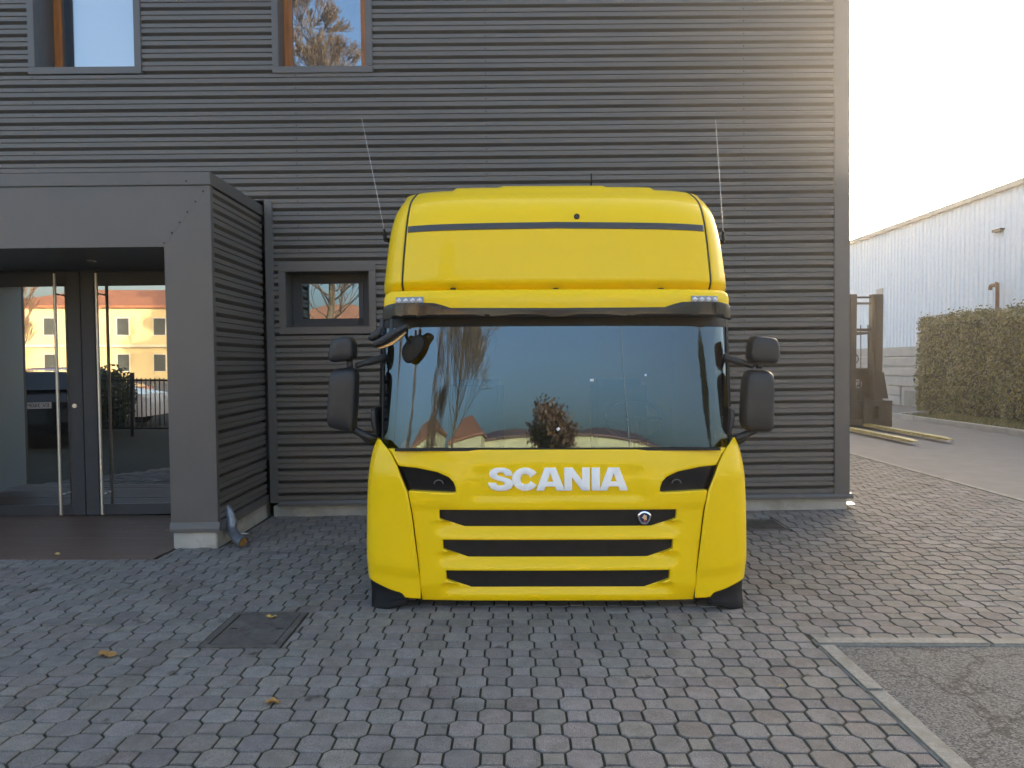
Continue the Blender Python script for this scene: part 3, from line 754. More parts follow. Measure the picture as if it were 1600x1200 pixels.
# body shell: sides with doors, rear wall, floor, skids
for s in (-1, 1):
    xo = 1.20
    g = G(); g.box(*(sorted((s*xo, s*(xo-.05)))), .46, 2.0, .45, 2.12); side = g.build('side_wall', 'yellow', cab, bevel=.01)
    g = G(); g.box(*(sorted((s*(xo+.002), s*(xo+.012)))), .60, 1.45, .55, 2.0); dr = g.build('door', 'yellow', cab, bevel=.004)
    g = G(); g.prismx([(.66, 1.15), (1.38, 1.2), (1.38, 1.9), (.72, 1.9)], s*(xo+.013), s*(xo+.018)); g.build('door_window', 'carglass', dr)
    g = G(); g.box(*(sorted((s*(xo+.013), s*(xo+.04)))), 1.25, 1.4, 1.02, 1.06); g.build('handle', 'black', dr)
    g = G(); g.box(s*.62-.08, s*.62+.08, .3, 1.9, 0.0, .3); g.build('skid', 'black', cab)
g = G(); g.box(-1.15, 1.15, 1.95, 2.0, .45, 2.12); g.build('rear_wall', 'yellow', cab)
g = G(); g.box(-1.14, 1.14, .30, 1.94, .3, .46); g.build('floor', 'black', cab)
g = G(); g.box(-1.0, 1.0, .10, .14, .13, 1.02); g.build('front_bulkhead', 'black', cab)

# lamp visor and yellow header band
VW, VD, VN = 1.235, .42, 4.2
def yv(off): return lambda x, z: off+se(x, VW, VD, VN)+.012*(x/1.1)**2
vis_y = -.03
vtop = [(598, 481), (603, 477), (616, 473.5), (650, 472.5), (677, 473.2), (690, 476.5), (704, 481), (760, 481.2), (872.5, 481.2)]
vbot = [(872.5, 495.5), (760, 495.5), (650, 495.8), (622, 496.5), (608, 499), (597, 502)]
def CV(px, py):
    x, z = C(px, py, vis_y+.03)
    for _ in range(5):
        x, z = C(px, py, vis_y+se(x, VW, VD, VN))
    return x, z
lt = [CV(*p) for p in vtop]; lb = [CV(*p) for p in vbot]
poly = lt[:-1]+[(0, lt[-1][1])]+mir(lt[:-1])+mir(lb[1:])+[(0, lb[0][1])]+lb[1:]
vis = panel('visor', poly, [], yv(vis_y), 'gloss', thick=.05, lip=.004, step=.04)
btop = [(597.5, 480), (597.5, 466), (600, 458), (606, 454), (630, 452), (700, 450.5), (872.5, 449.5)]
bt = [CV(*p) for p in btop]
zlow = C(CXP, 492, 0)[1]
poly = [(bt[0][0], zlow+.03)]+bt[:-1]+[(0, bt[-1][1])]+mir(bt[:-1])+[(-bt[0][0], zlow+.03), (-bt[0][0]-.04, zlow), (bt[0][0]+.04, zlow)]
zt_b = bt[-1][1]
def yband(x, z): return .012+se(x, VW, VD, VN)+.012*(x/1.1)**2+.10*max(0, (z-(zt_b-.07))/.07)**2*.45
band = panel('header_band', poly, [], yband, 'yellow', thick=.25, lip=.012, step=.05)
for s in (-1, 1):
    a = CV(617, 473)[0]; b = CV(660, 463)[0]; z0, z1 = CV(640, 474.5)[1], CV(640, 463)[1]
    xs = sorted((s*a, s*b)); 
    lamp = panel('marker_light', [(xs[0], z0), (xs[1], z0), (xs[1], z1), (xs[0], z1)], [], lambda x, z: yband(x, z)-.012, 'lamp_body', thick=.02, lip=.003)
    for k in range(4):
        xx = xs[0]+(xs[1]-xs[0])*(k+.5)/4; yy = yband(xx, z0)-.012; zc_ = (z0+z1)/2
        g = G(); hx, hz = (xs[1]-xs[0])*.11, (z1-z0)*.36
        g.add([(xx-hx, yy-.002, zc_), (xx, yy-.002, zc_-hz), (xx+hx, yy-.002, zc_), (xx, yy-.002, zc_+hz), (xx, yy-.012, zc_)], [(0,1,4),(1,2,4),(2,3,4),(3,0,4)]); g.build('led', 'led', lamp)

# roof fairing
RD, RN = .50, 4.2
rp = [(453, 264.5, .115), (446, 265.5, .085), (437, 265.5, .065), (420, 263.5, .075), (400, 261, .092), (370, 257, .118), (345, 252, .15), (325, 245.5, .20), (311, 237, .28), (302, 229, .40), (297, 224, .56)]
rctl = []
for py, off, y0 in rp:
    rctl.append((C(CXP, py, y0)[1], fitw(off, py, y0, RD, RN), y0, RD, RN))
z_, w_ = rctl[-1][0], rctl[-1][1]
rctl += [(z_+.055, w_-.035, .82, RD, RN), (z_+.075, w_-.055, 1.15, .45, RN), (z_+.06, w_-.075, 1.45, .4, RN)]
seamr = [(299, 644), (311, 640), (325, 636.2), (345, 633.8), (360, 633), (410, 630.3), (437, 629.5), (453, 629.5)]
def roofseam(r):
    z = r[0]; zz = sorted([(C(CXP, py, .2)[1], abs(C(px, py, .16 + .25*max(0, (330-py)/30))[0])) for py, px in seamr])
    if z <= zz[0][0]: return zz[0][1]
    for (a, xa), (b, xb) in zip(zz, zz[1:]):
        if a <= z <= b: return xa+(xb-xa)*(z-a)/(b-a)
    return zz[-1][1]-.2*(z-zz[-1][0])
def rib(p):
    k = sstep(.40, .60, p.y)
    st = sstep(.735, .715, abs(p.x)) if False else 1-sstep(.705, .735, abs(p.x))
    st2 = 1-sstep(.36, .40, abs(p.x))
    return Vector((p.x, p.y, p.z+k*(.018*st+.010*st2)))
patch('roof_panel', rctl, lambda r: -s_of_x(r, roofseam(r)-.004), lambda r: s_of_x(r, roofseam(r)-.004), 'yellow', ns=110, nz=90, mod=rib, thick=.01)
for s in (-1, 1):
    sp = patch('roof_side_panel', rctl, lambda r: s*s_of_x(r, roofseam(r)+.006), lambda r: s*1.9, 'yellow', ns=40, nz=70, thick=.01)
    g = G(); g.tube([pt(r, s*s_of_x(r, roofseam(r)+.001))+Vector((0, .004, .0)) for r in [crow(rctl, 11*j/60) for j in range(61)]], .008, 6); g.build('seal', 'rubber', sp)
# dark stripe across the roof panel
def roof_y(x, z):
    lo, hi = 0., float(len(rp)-1)
    for _ in range(30):
        m_ = (lo+hi)/2
        if crow(rctl, m_)[0] < z: lo = m_
        else: hi = m_
    r = crow(rctl, lo); return r[2]+se(x, r[1], r[3], r[4])
z0, z1 = C(CXP, 357, .14)[1], C(CXP, 346.5, .14)[1]
hx = roofseam((.5*(z0+z1),))-.010
panel('trim_stripe', [(-hx, z0-.012), (0, z0), (hx, z0-.012), (hx, z1-.012), (0, z1), (-hx, z1-.012)], [], lambda x, z: roof_y(x, z)-.006, 'stripe', thick=.006, lip=.002, step=.03)
x, z = C(901, 338.5, .16); g = G(); g.tube([(x, roof_y(x, z)-.012, z), (x, roof_y(x, z)+.01, z)], .019, 16); lk = g.build('roof_plug', 'rubber', cab)
g = G(); g.tube([(x, roof_y(x, z)-.015, z), (x, roof_y(x, z)-.011, z)], .009, 10); g.build('plug_centre', 'stripe', lk)
for px in (708, 868, 1032):
    x, z = C(px, 451, .1); g = G(); g.box(x-.018, x+.018, .075, .12, z-.006, z+.003); g.build('clip', 'rubber', cab, bevel=.003)
# SCANIA lettering: outlines in letter units (0..36 high), placed along the panel
def arc(cx, cz, rx, rz, a0, a1, n=14): return [(cx+rx*math.cos(R(a0+(a1-a0)*k/n)), cz+rz*math.sin(R(a0+(a1-a0)*k/n))) for k in range(n+1)]
def stroke(path, wh, wv):
    """closed outline of a pen stroke, thick by wh where vertical and wv where horizontal"""
    Lf, Rt = [], []
    for i, p in enumerate(path):
        a = path[max(0, i-1)]; b = path[min(len(path)-1, i+1)]; d = Vector((b[0]-a[0], b[1]-a[1])).normalized()
        n = Vector((-d.y, d.x)); k = 1/math.sqrt((n.x/wh)**2+(n.y/wv)**2); Lf.append((p[0]+n.x*k, p[1]+n.y*k)); Rt.append((p[0]-n.x*k, p[1]-n.y*k))
    return Lf+Rt[::-1]
Sp = [(39.2, 23.6), (38.3, 28.4), (35, 32.8), (28, 35.7), (20, 36.4), (11, 35.5), (4.5, 32), (2, 27), (3.2, 22.3), (8, 18.8), (15, 16.4), (22, 14.6), (26, 12.9), (27, 11), (25.5, 8.9), (21, 7.8), (16.5, 8.3), (13.8, 10.0), (13, 12.4), (.6, 12.4), (1.6, 7.5), (6, 2.8), (13, .2), (21, -.4), (30, .4), (37, 3.8), (40, 9), (39, 14.5), (34, 18.4), (26, 20.9), (18.5, 22.8), (14.8, 24.5), (14.2, 26.4), (16, 28.2), (20, 28.9), (24, 28.4), (26.3, 26.4), (26.8, 23.6)]
Cp = stroke(arc(21, 18, 14.5, 13.2, 28, 332, 30), 6.8, 5.0)
Ap = [(0, 0), (13.5, 36), (31, 36), (45, 0), (32, 0), (29.6, 6.5), (14.6, 6.5), (12.2, 0)]; Ah = [(17.3, 13.8), (27.0, 13.8), (22.2, 27.5)]
Np = [(0, 0), (0, 36), (13, 36), (28, 15.5), (28, 36), (40, 36), (40, 0), (27.5, 0), (12, 21), (12, 0)]
Ip = [(0, 0), (0, 36), (13, 36), (13, 0)]
zL0, zL1 = C(CXP, 766.5)[1], C(CXP, 731)[1]; ul = (zL1-zL0)/36
xS = C(762, 750)[0]; xe = C(981.5, 750)[0]
lay = [('letter_s', Sp, [], 0), ('letter_c', Cp, [], 38.5), ('letter_a', Ap, [Ah], 76.5), ('letter_n', Np, [], 121), ('letter_i', Ip, [], 164), ('letter_a', Ap, [Ah], 176.5)]
tot = 176.5+45; ux = (xe-xS)/tot
badge_o = bpy.data.objects.new('lettering', None); COL.objects.link(badge_o); badge_o.parent = cab
yb_ = yfront(0, (zL0+zL1)/2)
for nm, o_, hs, dx in lay:
    f = lambda p: (xS+(p[0]+dx)*ux, zL0+p[1]*ul)
    panel(nm, [f(p) for p in o_], [[f(p) for p in h] for h in hs], lambda x, z: yfront(x, z)-.016, 'letter', badge_o, thick=.018, lip=.0012, step=.2)
# griffin crest on the top grille
ex, ez = C(1007.5, 810)[0], C(1007.5, 809.5)[1]; ey = .012
shield = [(0, -11), (4, -10.5), (5.5, -9), (9, -4), (10.3, 1), (11, 2.5), (10, 5.5), (7.5, 8), (4, 9.8), (0, 10.6)]
shield = shield+[(-x, z) for x, z in shield[::-1][1:-1]]; u = .00415
em = panel('crest', [(ex+x*u, ez+z*u) for x, z in shield], [], lambda x, z: ey, 'chrome', thick=.03, lip=.0015, step=.5)
M['crest_blue'] = mat('crest_blue', (.01, .025, .09), .25); M['crest_gold'] = mat('crest_gold', (.75, .55, .3), .3, metal=.4); M['crest_red'] = mat('crest_red', (.5, .03, .03), .35)
inner = [(x*.74, z*.72+.3) for x, z in shield]
panel('crest_field', [(ex+x*u, ez+z*u) for x, z in inner], [], lambda x, z: ey-.002, 'crest_blue', em, thick=.002, lip=0, step=.5)
head = [(-4.5, .5), (-2, 2.2), (-2.4, 4), (-.8, 3.8), (.3, 6.2), (1.3, 3.9), (3, 4.2), (3.6, 1.5), (3.2, -1.2), (3.6, -4), (1.2, -2.8), (-.6, -3.2), (-1.8, -1.2)]
panel('griffin_head', [(ex+x*u, ez+z*u) for x, z in head], [], lambda x, z: ey-.005, 'crest_gold', em, thick=.003, lip=0, step=.5)
neck = [(-1.4, -3.4), (.4, -3.2), (2.4, -3.4), (1.6, -6.6), (.1, -5.6), (-1.4, -6.2)]
panel('griffin_collar', [(ex+x*u, ez+z*u) for x, z in neck], [], lambda x, z: ey-.005, 'crest_red', em, thick=.003, lip=0, step=.5)

# mirrors
def pillow(name, outline, yf, yb, m, parent, k=.86, tilt=0):
    cx = sum(p[0] for p in outline)/len(outline); cz = sum(p[1] for p in outline)/len(outline); n = len(outline); g = G()
    rings = [(.80, yb), (.95, yb-.004), (1.0, yb-(yb-yf)*.25), (1.0, yb-(yb-yf)*.5), (.975, yb-(yb-yf)*.75), (k+.04, yb-(yb-yf)*.93), (k-.12, yf), (.3, yf-.006)]
    for s_, y in rings:
        for x, z in outline: g.v.append((cx+(x-cx)*s_, y+tilt*(x-cx), cz+(z-cz)*s_))
    for j in range(len(rings)-1):
        for i in range(n): g.f.append((j*n+i, j*n+(i+1) % n, (j+1)*n+(i+1) % n, (j+1)*n+i))
    g.f.append(tuple(range(n))[::-1]); g.f.append(tuple((len(rings)-1)*n+i for i in range(n)))
    o = g.build(name, m, parent, smooth=True); md = o.modifiers.new('sub', 'SUBSURF'); md.levels = 1; md.render_levels = 2
    return o
def rrect(x0, x1, z0, z1, r, taper=0, n=4):
    pts = []
    for cx, cz, a in ((x1-r, z1-r, 0), (x0+r, z1-r, 90), (x0+r, z0+r, 180), (x1-r, z0+r, 270)):
        for k in range(n+1):
            t = R(a+90*k/n); pts.append((cx+r*math.cos(t), cz+r*math.sin(t)))
    return pts
def quadround(q, r=.03, n=3):
    """rounded convex polygon"""
    out = []; m_ = len(q)
    for i in range(m_):
        p = Vector(q[i]); a = Vector(q[i-1])-p; b = Vector(q[(i+1) % m_])-p
        ra = min(r, a.length*.45); rb = min(r, b.length*.45); A = p+a.normalized()*ra; B_ = p+b.normalized()*rb
        for k in range(n+1):
            t = k/n; v = A*(1-t)**2+p*2*t*(1-t)+B_*t*t; out.append((v.x, v.y))
    return out
MY = .28
for s in (-1, 1):
    f = (lambda px, py: C(px, py, MY)) if s < 0 else (lambda px, py: C(px, py, MY))
    if s < 0:
        up = [(541, 523.5), (521, 530), (514.5, 558), (519, 567.5), (552, 563), (558.5, 556), (557, 530)]
        mn = [(557, 573), (522, 576), (517, 590), (513.5, 650), (514, 668), (540, 673), (556, 677), (559, 640), (561.5, 585)]
    else:
        up = [(1175, 524), (1168, 532), (1166, 560), (1171, 567), (1210, 569.5), (1215, 560), (1213, 533), (1205, 527)]
        mn = [(1163, 577), (1159, 600), (1156, 660), (1161, 672), (1200, 676), (1204.5, 668), (1206, 590), (1201, 578)]
    mg = bpy.data.objects.new('side_mirror', None); COL.objects.link(mg); mg.parent = cab
    hu = pillow('upper_housing', quadround([f(*p) for p in up], .04), MY-.10, MY+.05, 'mirror_plastic', mg)
    hm = pillow('main_housing', quadround([f(*p) for p in mn], .045), MY-.11, MY+.06, 'mirror_plastic', mg)
    for nm, poly_ in (('mirror_glass', mn), ('mirror_glass', up)):
        q = [f(*p) for p in poly_]; cx = sum(p[0] for p in q)/len(q); cz = sum(p[1] for p in q)/len(q)
        g = G(); g.prism([(cx+(x-cx)*.8, cz+(z-cz)*.86) for x, z in q], MY+.062, MY+.066); g.build(nm, 'chrome', mg)
    sx = lambda px: px if s < 0 else 2*868.5-px+(-4)
    def P(px, py, y): x, z = C(sx(px), py, y); return Vector((x, y, z))
    g = G(); g.tube(cat([P(556, 572, MY), P(575, 566, MY), P(602, 558, MY+.06)], 5), [.02]*5+[.026]*5+[.03], 10); g.build('arm', 'mirror_plastic', mg, smooth=True)
    g = G(); g.tube(cat([P(546, 562, MY), P(547, 576, MY)], 3), .022, 10); g.build('neck', 'mirror_plastic', mg, smooth=True)
    g = G(); g.tube(cat([P(552, 671, MY), P(566, 678, MY), P(580, 684, MY), P(594, 684, MY+.08)], 5), .027, 10); g.tube(cat([P(566, 680, MY+.02), P(578, 690, MY+.02), P(594, 692, MY+.1)], 4), .022, 8); g.build('lower_arm', 'mirror_plastic', mg, smooth=True)
    q = [P(582, 641, 0), P(590, 639, 0), P(594, 690, 0), P(588, 686, 0), P(582, 665, 0)]
    pillow('bracket', quadround([(v.x*1.05, v.z) for v in q], .015), MY-.05, MY+.12, 'mirror_plastic', mg)
# kerb mirrors over the left corner
km = bpy.data.objects.new('kerb_mirror', None); COL.objects.link(km); km.parent = cab
K = lambda py_: (lambda px, py: C(px, py, py_))
q = [K(-.02)(*p) for p in ((582, 538), (590, 531), (612, 517), (630, 508), (638, 506), (640, 511), (630, 520), (610, 535), (592, 543), (584, 544))]
kh = pillow('pod', quadround(q, .02), -.09, .05, 'mirror_plastic', km)
q2 = [K(.02)(*p) for p in ((584, 542), (610, 536), (632, 519), (639, 512), (636, 520), (615, 538), (595, 545))]
g = G(); g.prism(quadround(q2, .01), 0, .05); g.build('yellow_lens_edge', 'crest_gold', km)
q = [K(.05)(*p) for p in ((575, 530), (580, 522), (594, 512), (600, 510), (600, 524), (592, 530), (580, 534))]
pillow('rear_pod', quadround(q, .02), -.02, .10, 'mirror_plastic', km)
q = [K(.17)(*p) for p in ((627, 548), (632, 537), (645, 526), (658, 521.5), (664, 528), (665, 538), (658, 553), (645, 566), (637, 568.5), (630, 563))]
pillow('front_mirror', quadround(q, .03), .13, .19, 'rubber', km, k=.9)
a, b, c = [Vector((C(px, py, y)[0], y, C(px, py, y)[1])) for px, py, y in ((636, 512, -.03), (635, 525, .06), (640, 536, .14))]
g = G(); g.tube(cat([a, b, c], 5), .011, 8); g.build('stalk', 'mirror_plastic', km, smooth=True)
for px in (600, 615):
    a = C(px, 500, .1); b = C(px, 525, .1); g = G(); g.tube([(a[0], .02, a[1]), (b[0], .0, b[1])], .012, 8); g.build('bracket', 'mirror_plastic', km)
# antennas
for nm, base, mid, top in (('left', (602, 374), (600, 358), (565, 185)), ('right', (1130.5, 377), (1130, 361), (1118, 187))):
    y = .42
    p = [Vector((C(a, b, y)[0], y, C(a, b, y)[1])) for a, b in (base, mid, top)]
    an = bpy.data.objects.new('antenna', None); COL.objects.link(an); an.parent = cab
    g = G(); g.tube([p[1], p[2]], [.0026, .0016], 6); g.build('whip', 'galv', an)
    sx = 1 if base[0] > 800 else -1
    g = G(); g.tube([p[0]+Vector((-sx*.05, .03, -.01)), p[0], p[0]+(p[1]-p[0])*.5], [.016, .018, .014], 8); g.tube([p[0]+(p[1]-p[0])*.4, p[1]], [.012, .007], 8); g.build('mount', 'black', an)
a = C(924, 292, .9); b = C(924, 271, .9); g = G(); g.tube([(a[0], .9, a[1]-.03), (a[0], .9, a[1]+.015), (b[0], .9, b[1])], [.02, .008, .004], 8); g.build('roof_aerial', 'black', cab)

# ------------------------------------------------------------------ fallen leaves and scraps
def leafobj(px, py, size, m, label, dz=.006, scrap=False):
    p = onground(px, py); 
    p = onground(px, py, gz(p.x, p.y)); k = 9; g = G(); a0 = rnd.uniform(0, 6)
    ring = []
    for i in range(k):
        t = 2*math.pi*i/k; r = .82*size*(.65+.35*rnd.random()) ; ring.append((r*math.cos(t+a0), .62*r*math.sin(t+a0), rnd.uniform(0, .35*size)))
    g.add([(0, 0, .002)]+ring, [(0, i+1, (i+1) % k+1) for i in range(k)])
    o = g.build('paper_scrap' if scrap else 'fallen_leaf', m, smooth=False); o.location = (p.x, p.y, gz(p.x, p.y)+dz)
    tag(o, label, 'scrap' if scrap else 'leaf', None if scrap else 'fallen leaves')
leafobj(168, 1026, .075, 'leaf_o', 'flat orange leaf on the paving left of the manhole cover')
leafobj(426, 1100, .055, 'leaf_o', 'orange leaf on the paving nearest the camera below the manhole cover')
leafobj(424, 966, .05, 'leaf_y', 'pale dry leaf lying on the manhole cover')
leafobj(88, 868, .055, 'leaf_y', 'yellow leaf at the front edge of the timber deck')
leafobj(206, 819, .05, 'leaf_y', 'curled yellow leaf on the timber deck near the door handles')
leafobj(150, 827, .04, 'leaf_o', 'small brown leaf on the timber deck middle')
leafobj(384, 853, .07, 'leaf_o', 'brown leaf under the mouth of the drain pipe')
leafobj(1220, 1074, .018, 'leaf_y', 'tiny yellow leaf on the paving beside the asphalt patch edging')
leafobj(383, 837, .07, 'paper', 'white scrap beside the drain pipe', scrap=True)

# ------------------------------------------------------------------ forklift
FZ = .05
fk = empty('forklift', Matrix.Translation((8.75, 19.1, FZ)), 'dark forklift truck with tall mast parked behind the building corner', 'forklift')
def FP(px, py, Y): p = at(px, py, Y); return (p.x-8.75, p.z-FZ)
mt = FP(1350, 460, 18.95)[1]
for xa, xb in ((FP(1325, 500, 18.95)[0]-.05, FP(1337, 500, 18.95)[0]), (FP(1361, 500, 18.95)[0], FP(1378, 500, 18.95)[0])):
    g = G(); g.box(xa, xb, -.22, -.02, .25, mt); g.box(xa+.06, xb-.05, -.26, .03, .2, mt-.06); g.build('mast_rail', 'fork_black', fk, bevel=.008)
xa, xb = FP(1335, 500, 18.95)[0], FP(1363, 500, 18.95)[0]
for xx in (-.16, .02):
    g = G(); g.tube(cat([(xx, -.05, .5), (xx+.02, -.04, 1.6), (xx, -.05, mt-.75)], 6), .014, 6); g.build('lift_chain' if xx < 0 else 'hose', 'fork_black', fk)
for py, h in ((464.5, .04), (474, .05), (515.5, .07)):
    z = FP(1350, py, 18.95)[1]; g = G(); g.box(xa, xb, -.16, -.06, z-h/2, z+h/2); g.build('mast_crossbar', 'fork_black', fk)
xr = FP(1378, 600, 18.95)[0]
g = G(); g.prism([(xr-.02, 1.35), (xr+.02, 1.35), (xr+.14, .7), (xr-.02, .7)], -.2, -.05); g.build('mast_brace', 'fork_black', fk)
x0, x1 = FP(1326, 640, 18.7)[0], FP(1394, 640, 18.7)[0]; z0, z1 = FP(1350, 668, 18.7)[1], FP(1350, 626, 18.7)[1]
g = G(); g.box(x0, x1, -.42, -.27, z1-.14, z1); g.box(x0, x1, -.42, -.27, z0+.02, z0+.2); 
for xx in (x0, x0+.5, x1-.34): g.box(xx, xx+.12 if xx < x1-.4 else x1, -.41, -.28, z0+.2, z1-.14)
g.build('carriage', 'fork_black', fk, bevel=.01)
g = G(); g.box(x0+.08, x1-.1, -.24, -.235, z0+.1, z1-.1); g.build('carriage_backplate', 'fork_black', fk)
def fork(a, b, w):
    A = onground(*a, .12); Bp = onground(*b, .12)
    A -= Vector((8.75, 19.1, 0)); Bp -= Vector((8.75, 19.1, 0)); xm = (A.x+Bp.x)/2; g = G()
    yA = -.45
    g.add([(xm-w/2, yA, .03), (xm+w/2, yA, .03), (xm+w/2, yA, .10), (xm-w/2, yA, .10), (xm-w/2, Bp.y+.25, .04), (xm+w/2, Bp.y+.25, .04), (xm+w/2, Bp.y+.25, .10), (xm-w/2, Bp.y+.25, .10),
           (xm-w*.28, Bp.y, .06), (xm+w*.28, Bp.y, .06), (xm+w*.28, Bp.y, .085), (xm-w*.28, Bp.y, .085)],
          [(0,3,2,1),(0,1,5,4),(1,2,6,5),(2,3,7,6),(3,0,4,7),(4,5,9,8),(5,6,10,9),(6,7,11,10),(7,4,8,11),(8,9,10,11)])
    o = g.build('fork', 'fork_steel', fk); g = G(); g.box(xm-w/2, xm+w/2, -.449, -.422, .03, .72); g.build('fork_shank', 'fork_black', o); return o
fork((1335, 671), (1429, 690), .17); fork((1385, 668), (1477, 687), .17)
g = G(); g.box(-.55, .48, .05, 2.2, .30, .95); g.box(-.5, .45, .95, 2.3, .95, 1.25); g.build('body', 'fork_black', fk, bevel=.06)
g = G(); g.box(-.45, .4, .30, .42, .9, 1.45); cowl = g.build('cowl', 'fork_black', fk, bevel=.05)
lc = FP(1341, 600, 19.35); g = G(); ring = [(lc[0]+.10*math.cos(t), .285, lc[1]+.10*math.sin(t)) for t in [R(-120+240*k/20) for k in range(21)]]
g.tube(ring, .014, 6); g.box(lc[0]-.045, lc[0]-.02, .275, .295, lc[1]-.05, lc[1]+.05); g.box(lc[0]-.02, lc[0]+.04, .275, .295, lc[1]+.03, lc[1]+.05); g.box(lc[0]-.02, lc[0]+.03, .275, .295, lc[1]-.012, lc[1]+.008); g.build('round_logo', 'white', cowl)
g = G(); sc_ = Vector((-.1, .62, 1.72)); ring = [sc_+Matrix.Rotation(R(55), 3, 'X') @ Vector((.19*math.cos(t), .19*math.sin(t), 0)) for t in [2*math.pi*k/20 for k in range(21)]]
g.tube(ring, .016, 6); g.tube([sc_, sc_+Vector((0, -.15, -.4))], .022, 6); g.build('steering_wheel', 'fork_black', fk)
g = G(); g.box(-.35, .2, .95, 1.4, 1.25, 1.4); g.box(-.35, .2, 1.4, 1.55, 1.35, 1.85); g.build('seat', 'fork_black', fk, bevel=.05)
for xx in (-.5, .40):
    for a, b in (((xx, .35, 1.2), (xx, .55, 2.35)), ((xx, 2.0, 1.2), (xx, 1.75, 2.35))):
        g = G(); g.tube([a, b], .03, 6); g.build('guard_post', 'fork_black', fk)
g = G()
for k in range(6): g.box(-.5, .42, .55+k*.24, .6+k*.24, 2.33, 2.38)
g.box(-.53, -.48, .5, 1.8, 2.33, 2.39); g.box(.4, .45, .5, 1.8, 2.33, 2.39); g.build('overhead_guard', 'fork_black', fk)
for xx in (-.55, .42):
    for yy, r in ((.25, .33), (1.75, .27)):
        g = G(); g.tube([(xx-.1, yy, r), (xx+.12, yy, r)], r, 20); wh = g.build('wheel', 'tyre', fk)
        g = G(); g.tube([(xx-.105, yy, r), (xx+.125, yy, r)], r*.5, 12); g.build('rim', 'white', wh)

# ------------------------------------------------------------------ warehouse at right
WX = 14.3; WZ = .05
ev = at(1415, 352, 27.9).z; bz = at(1400, 544, 27.9+.6).z; WY0, WY1 = 13.0, 75.0
wh_ = empty('warehouse', Matrix.Translation((WX, 25, WZ)), 'long pale blue ribbed metal warehouse on concrete panels at far right', 'warehouse')
g = G(); yy = WY0; pts = []
while yy < WY1:
    pts += [(0, yy), (0, yy+.16), (-.035, yy+.19), (-.035, yy+.22)]; yy += .25
n = len(pts); g.add([(d, y-25, bz-.02) for d, y in pts]+[(d, y-25, ev) for d, y in pts], [(i, i+1, i+1+n, i+n) for i in range(n-1)]); g.build('ribbed_wall', 'blue', wh_)
z = 0; ph = bz/6
for k in range(6):
    if k >= 2:
        g = G(); g.box(-.06, .1, WY0-25, WY1-25, k*ph+.012, (k+1)*ph-.012); g.build('concrete_panel', 'conc', wh_, bevel=.01)
    else:
        for a, b in ((WY0-25, 1.7), (3.3, WY1-25)):
            g = G(); g.box(-.06, .1, a, b, k*ph+.012, (k+1)*ph-.012); g.build('concrete_panel', 'conc', wh_, bevel=.01)
g = G(); g.box(.0, .1, 1.7, 3.3, 0, 2*ph-.02); g.build('recess_wall', 'conc', wh_)
g = G(); g.box(-.1, -.02, 2.0, 2.9, 0, 2*ph-.16); g.build('board_door', 'kerb', wh_)
g = G(); g.box(-.16, -.061, 1.35, 1.5, 0, bz); g.build('post', 'conc', wh_)
g = G(); g.box(-.14, .2, WY0-25, WY1-25, ev-.02, ev+.14); g.build('gutter', 'conc', wh_)
g = G(); g.prism([(.05, ev+.0), (9, ev+.9), (18, ev+.0), (18, 0), (.12, 0)], WY0-25, WY1-25); g.build('hall_body', 'blue', wh_)
yq = WX*FPX/(1372-806)
g = G(); g.box(-.075, -.036, yq-25-.35, yq-25+.15, bz+.5, bz+2.3); g.build('slit_window', 'conc', wh_)
px_ = at(1567, 470, 22.0); yv_ = WX*FPX/(1567-806)
zz0 = at(1567, 500, yv_).z-WZ; zz1 = at(1567, 446, yv_).z-WZ; yl = yv_-25
g = G(); g.tube(cat([(-.25, yl, zz0-1.2), (-.25, yl, zz1-.1), (-.25, yl+.08, zz1), (-.25, yl+.3, zz1+.02), (-.25, yl+.34, zz1-.1)], 4), .055, 10); g.build('vent_pipe', 'rust', wh_)
yv2 = WX*FPX/(1558-806); g = G(); g.box(-.16, -.0, yv2-25-.2, yv2-25+.2, at(1558, 362, yv2).z-WZ, at(1558, 359, yv2).z-WZ+.02); g.build('wall_lamp', 'fork_black', wh_)

# hedge, verge, kerb
hx0, hx1, hy0, hy1, hh = 12.45, 14.0, 12.5, 24.0, 3.02
hed = empty('hedge', Matrix.Translation((hx0, 18, WZ)), 'tall clipped green hedge in front of the blue warehouse', 'hedge')
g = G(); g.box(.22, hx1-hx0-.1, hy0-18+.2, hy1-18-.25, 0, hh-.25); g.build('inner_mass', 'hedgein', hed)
g = G(); rr = random.Random(3)
def hleaf(p, nrm, s):
    a = Vector((rr.gauss(0, 1), rr.gauss(0, 1), rr.gauss(0, 1)))*.55+nrm; a.normalize()
    u = a.orthogonal().normalized(); u.rotate(Matrix.Rotation(rr.uniform(0, 6.28), 3, a)); v = a.cross(u)
    g.add([p-u*s*.5, p+v*s*.32, p+u*s*.6, p-v*s*.32], [(0, 1, 2, 3)])
from mathutils import noise as mnoise
def bulge(y, z): return .16*mnoise.noise(Vector((y*.9, z*.9, 3)))+.08*mnoise.noise(Vector((y*2.7, z*2.7, 9)))
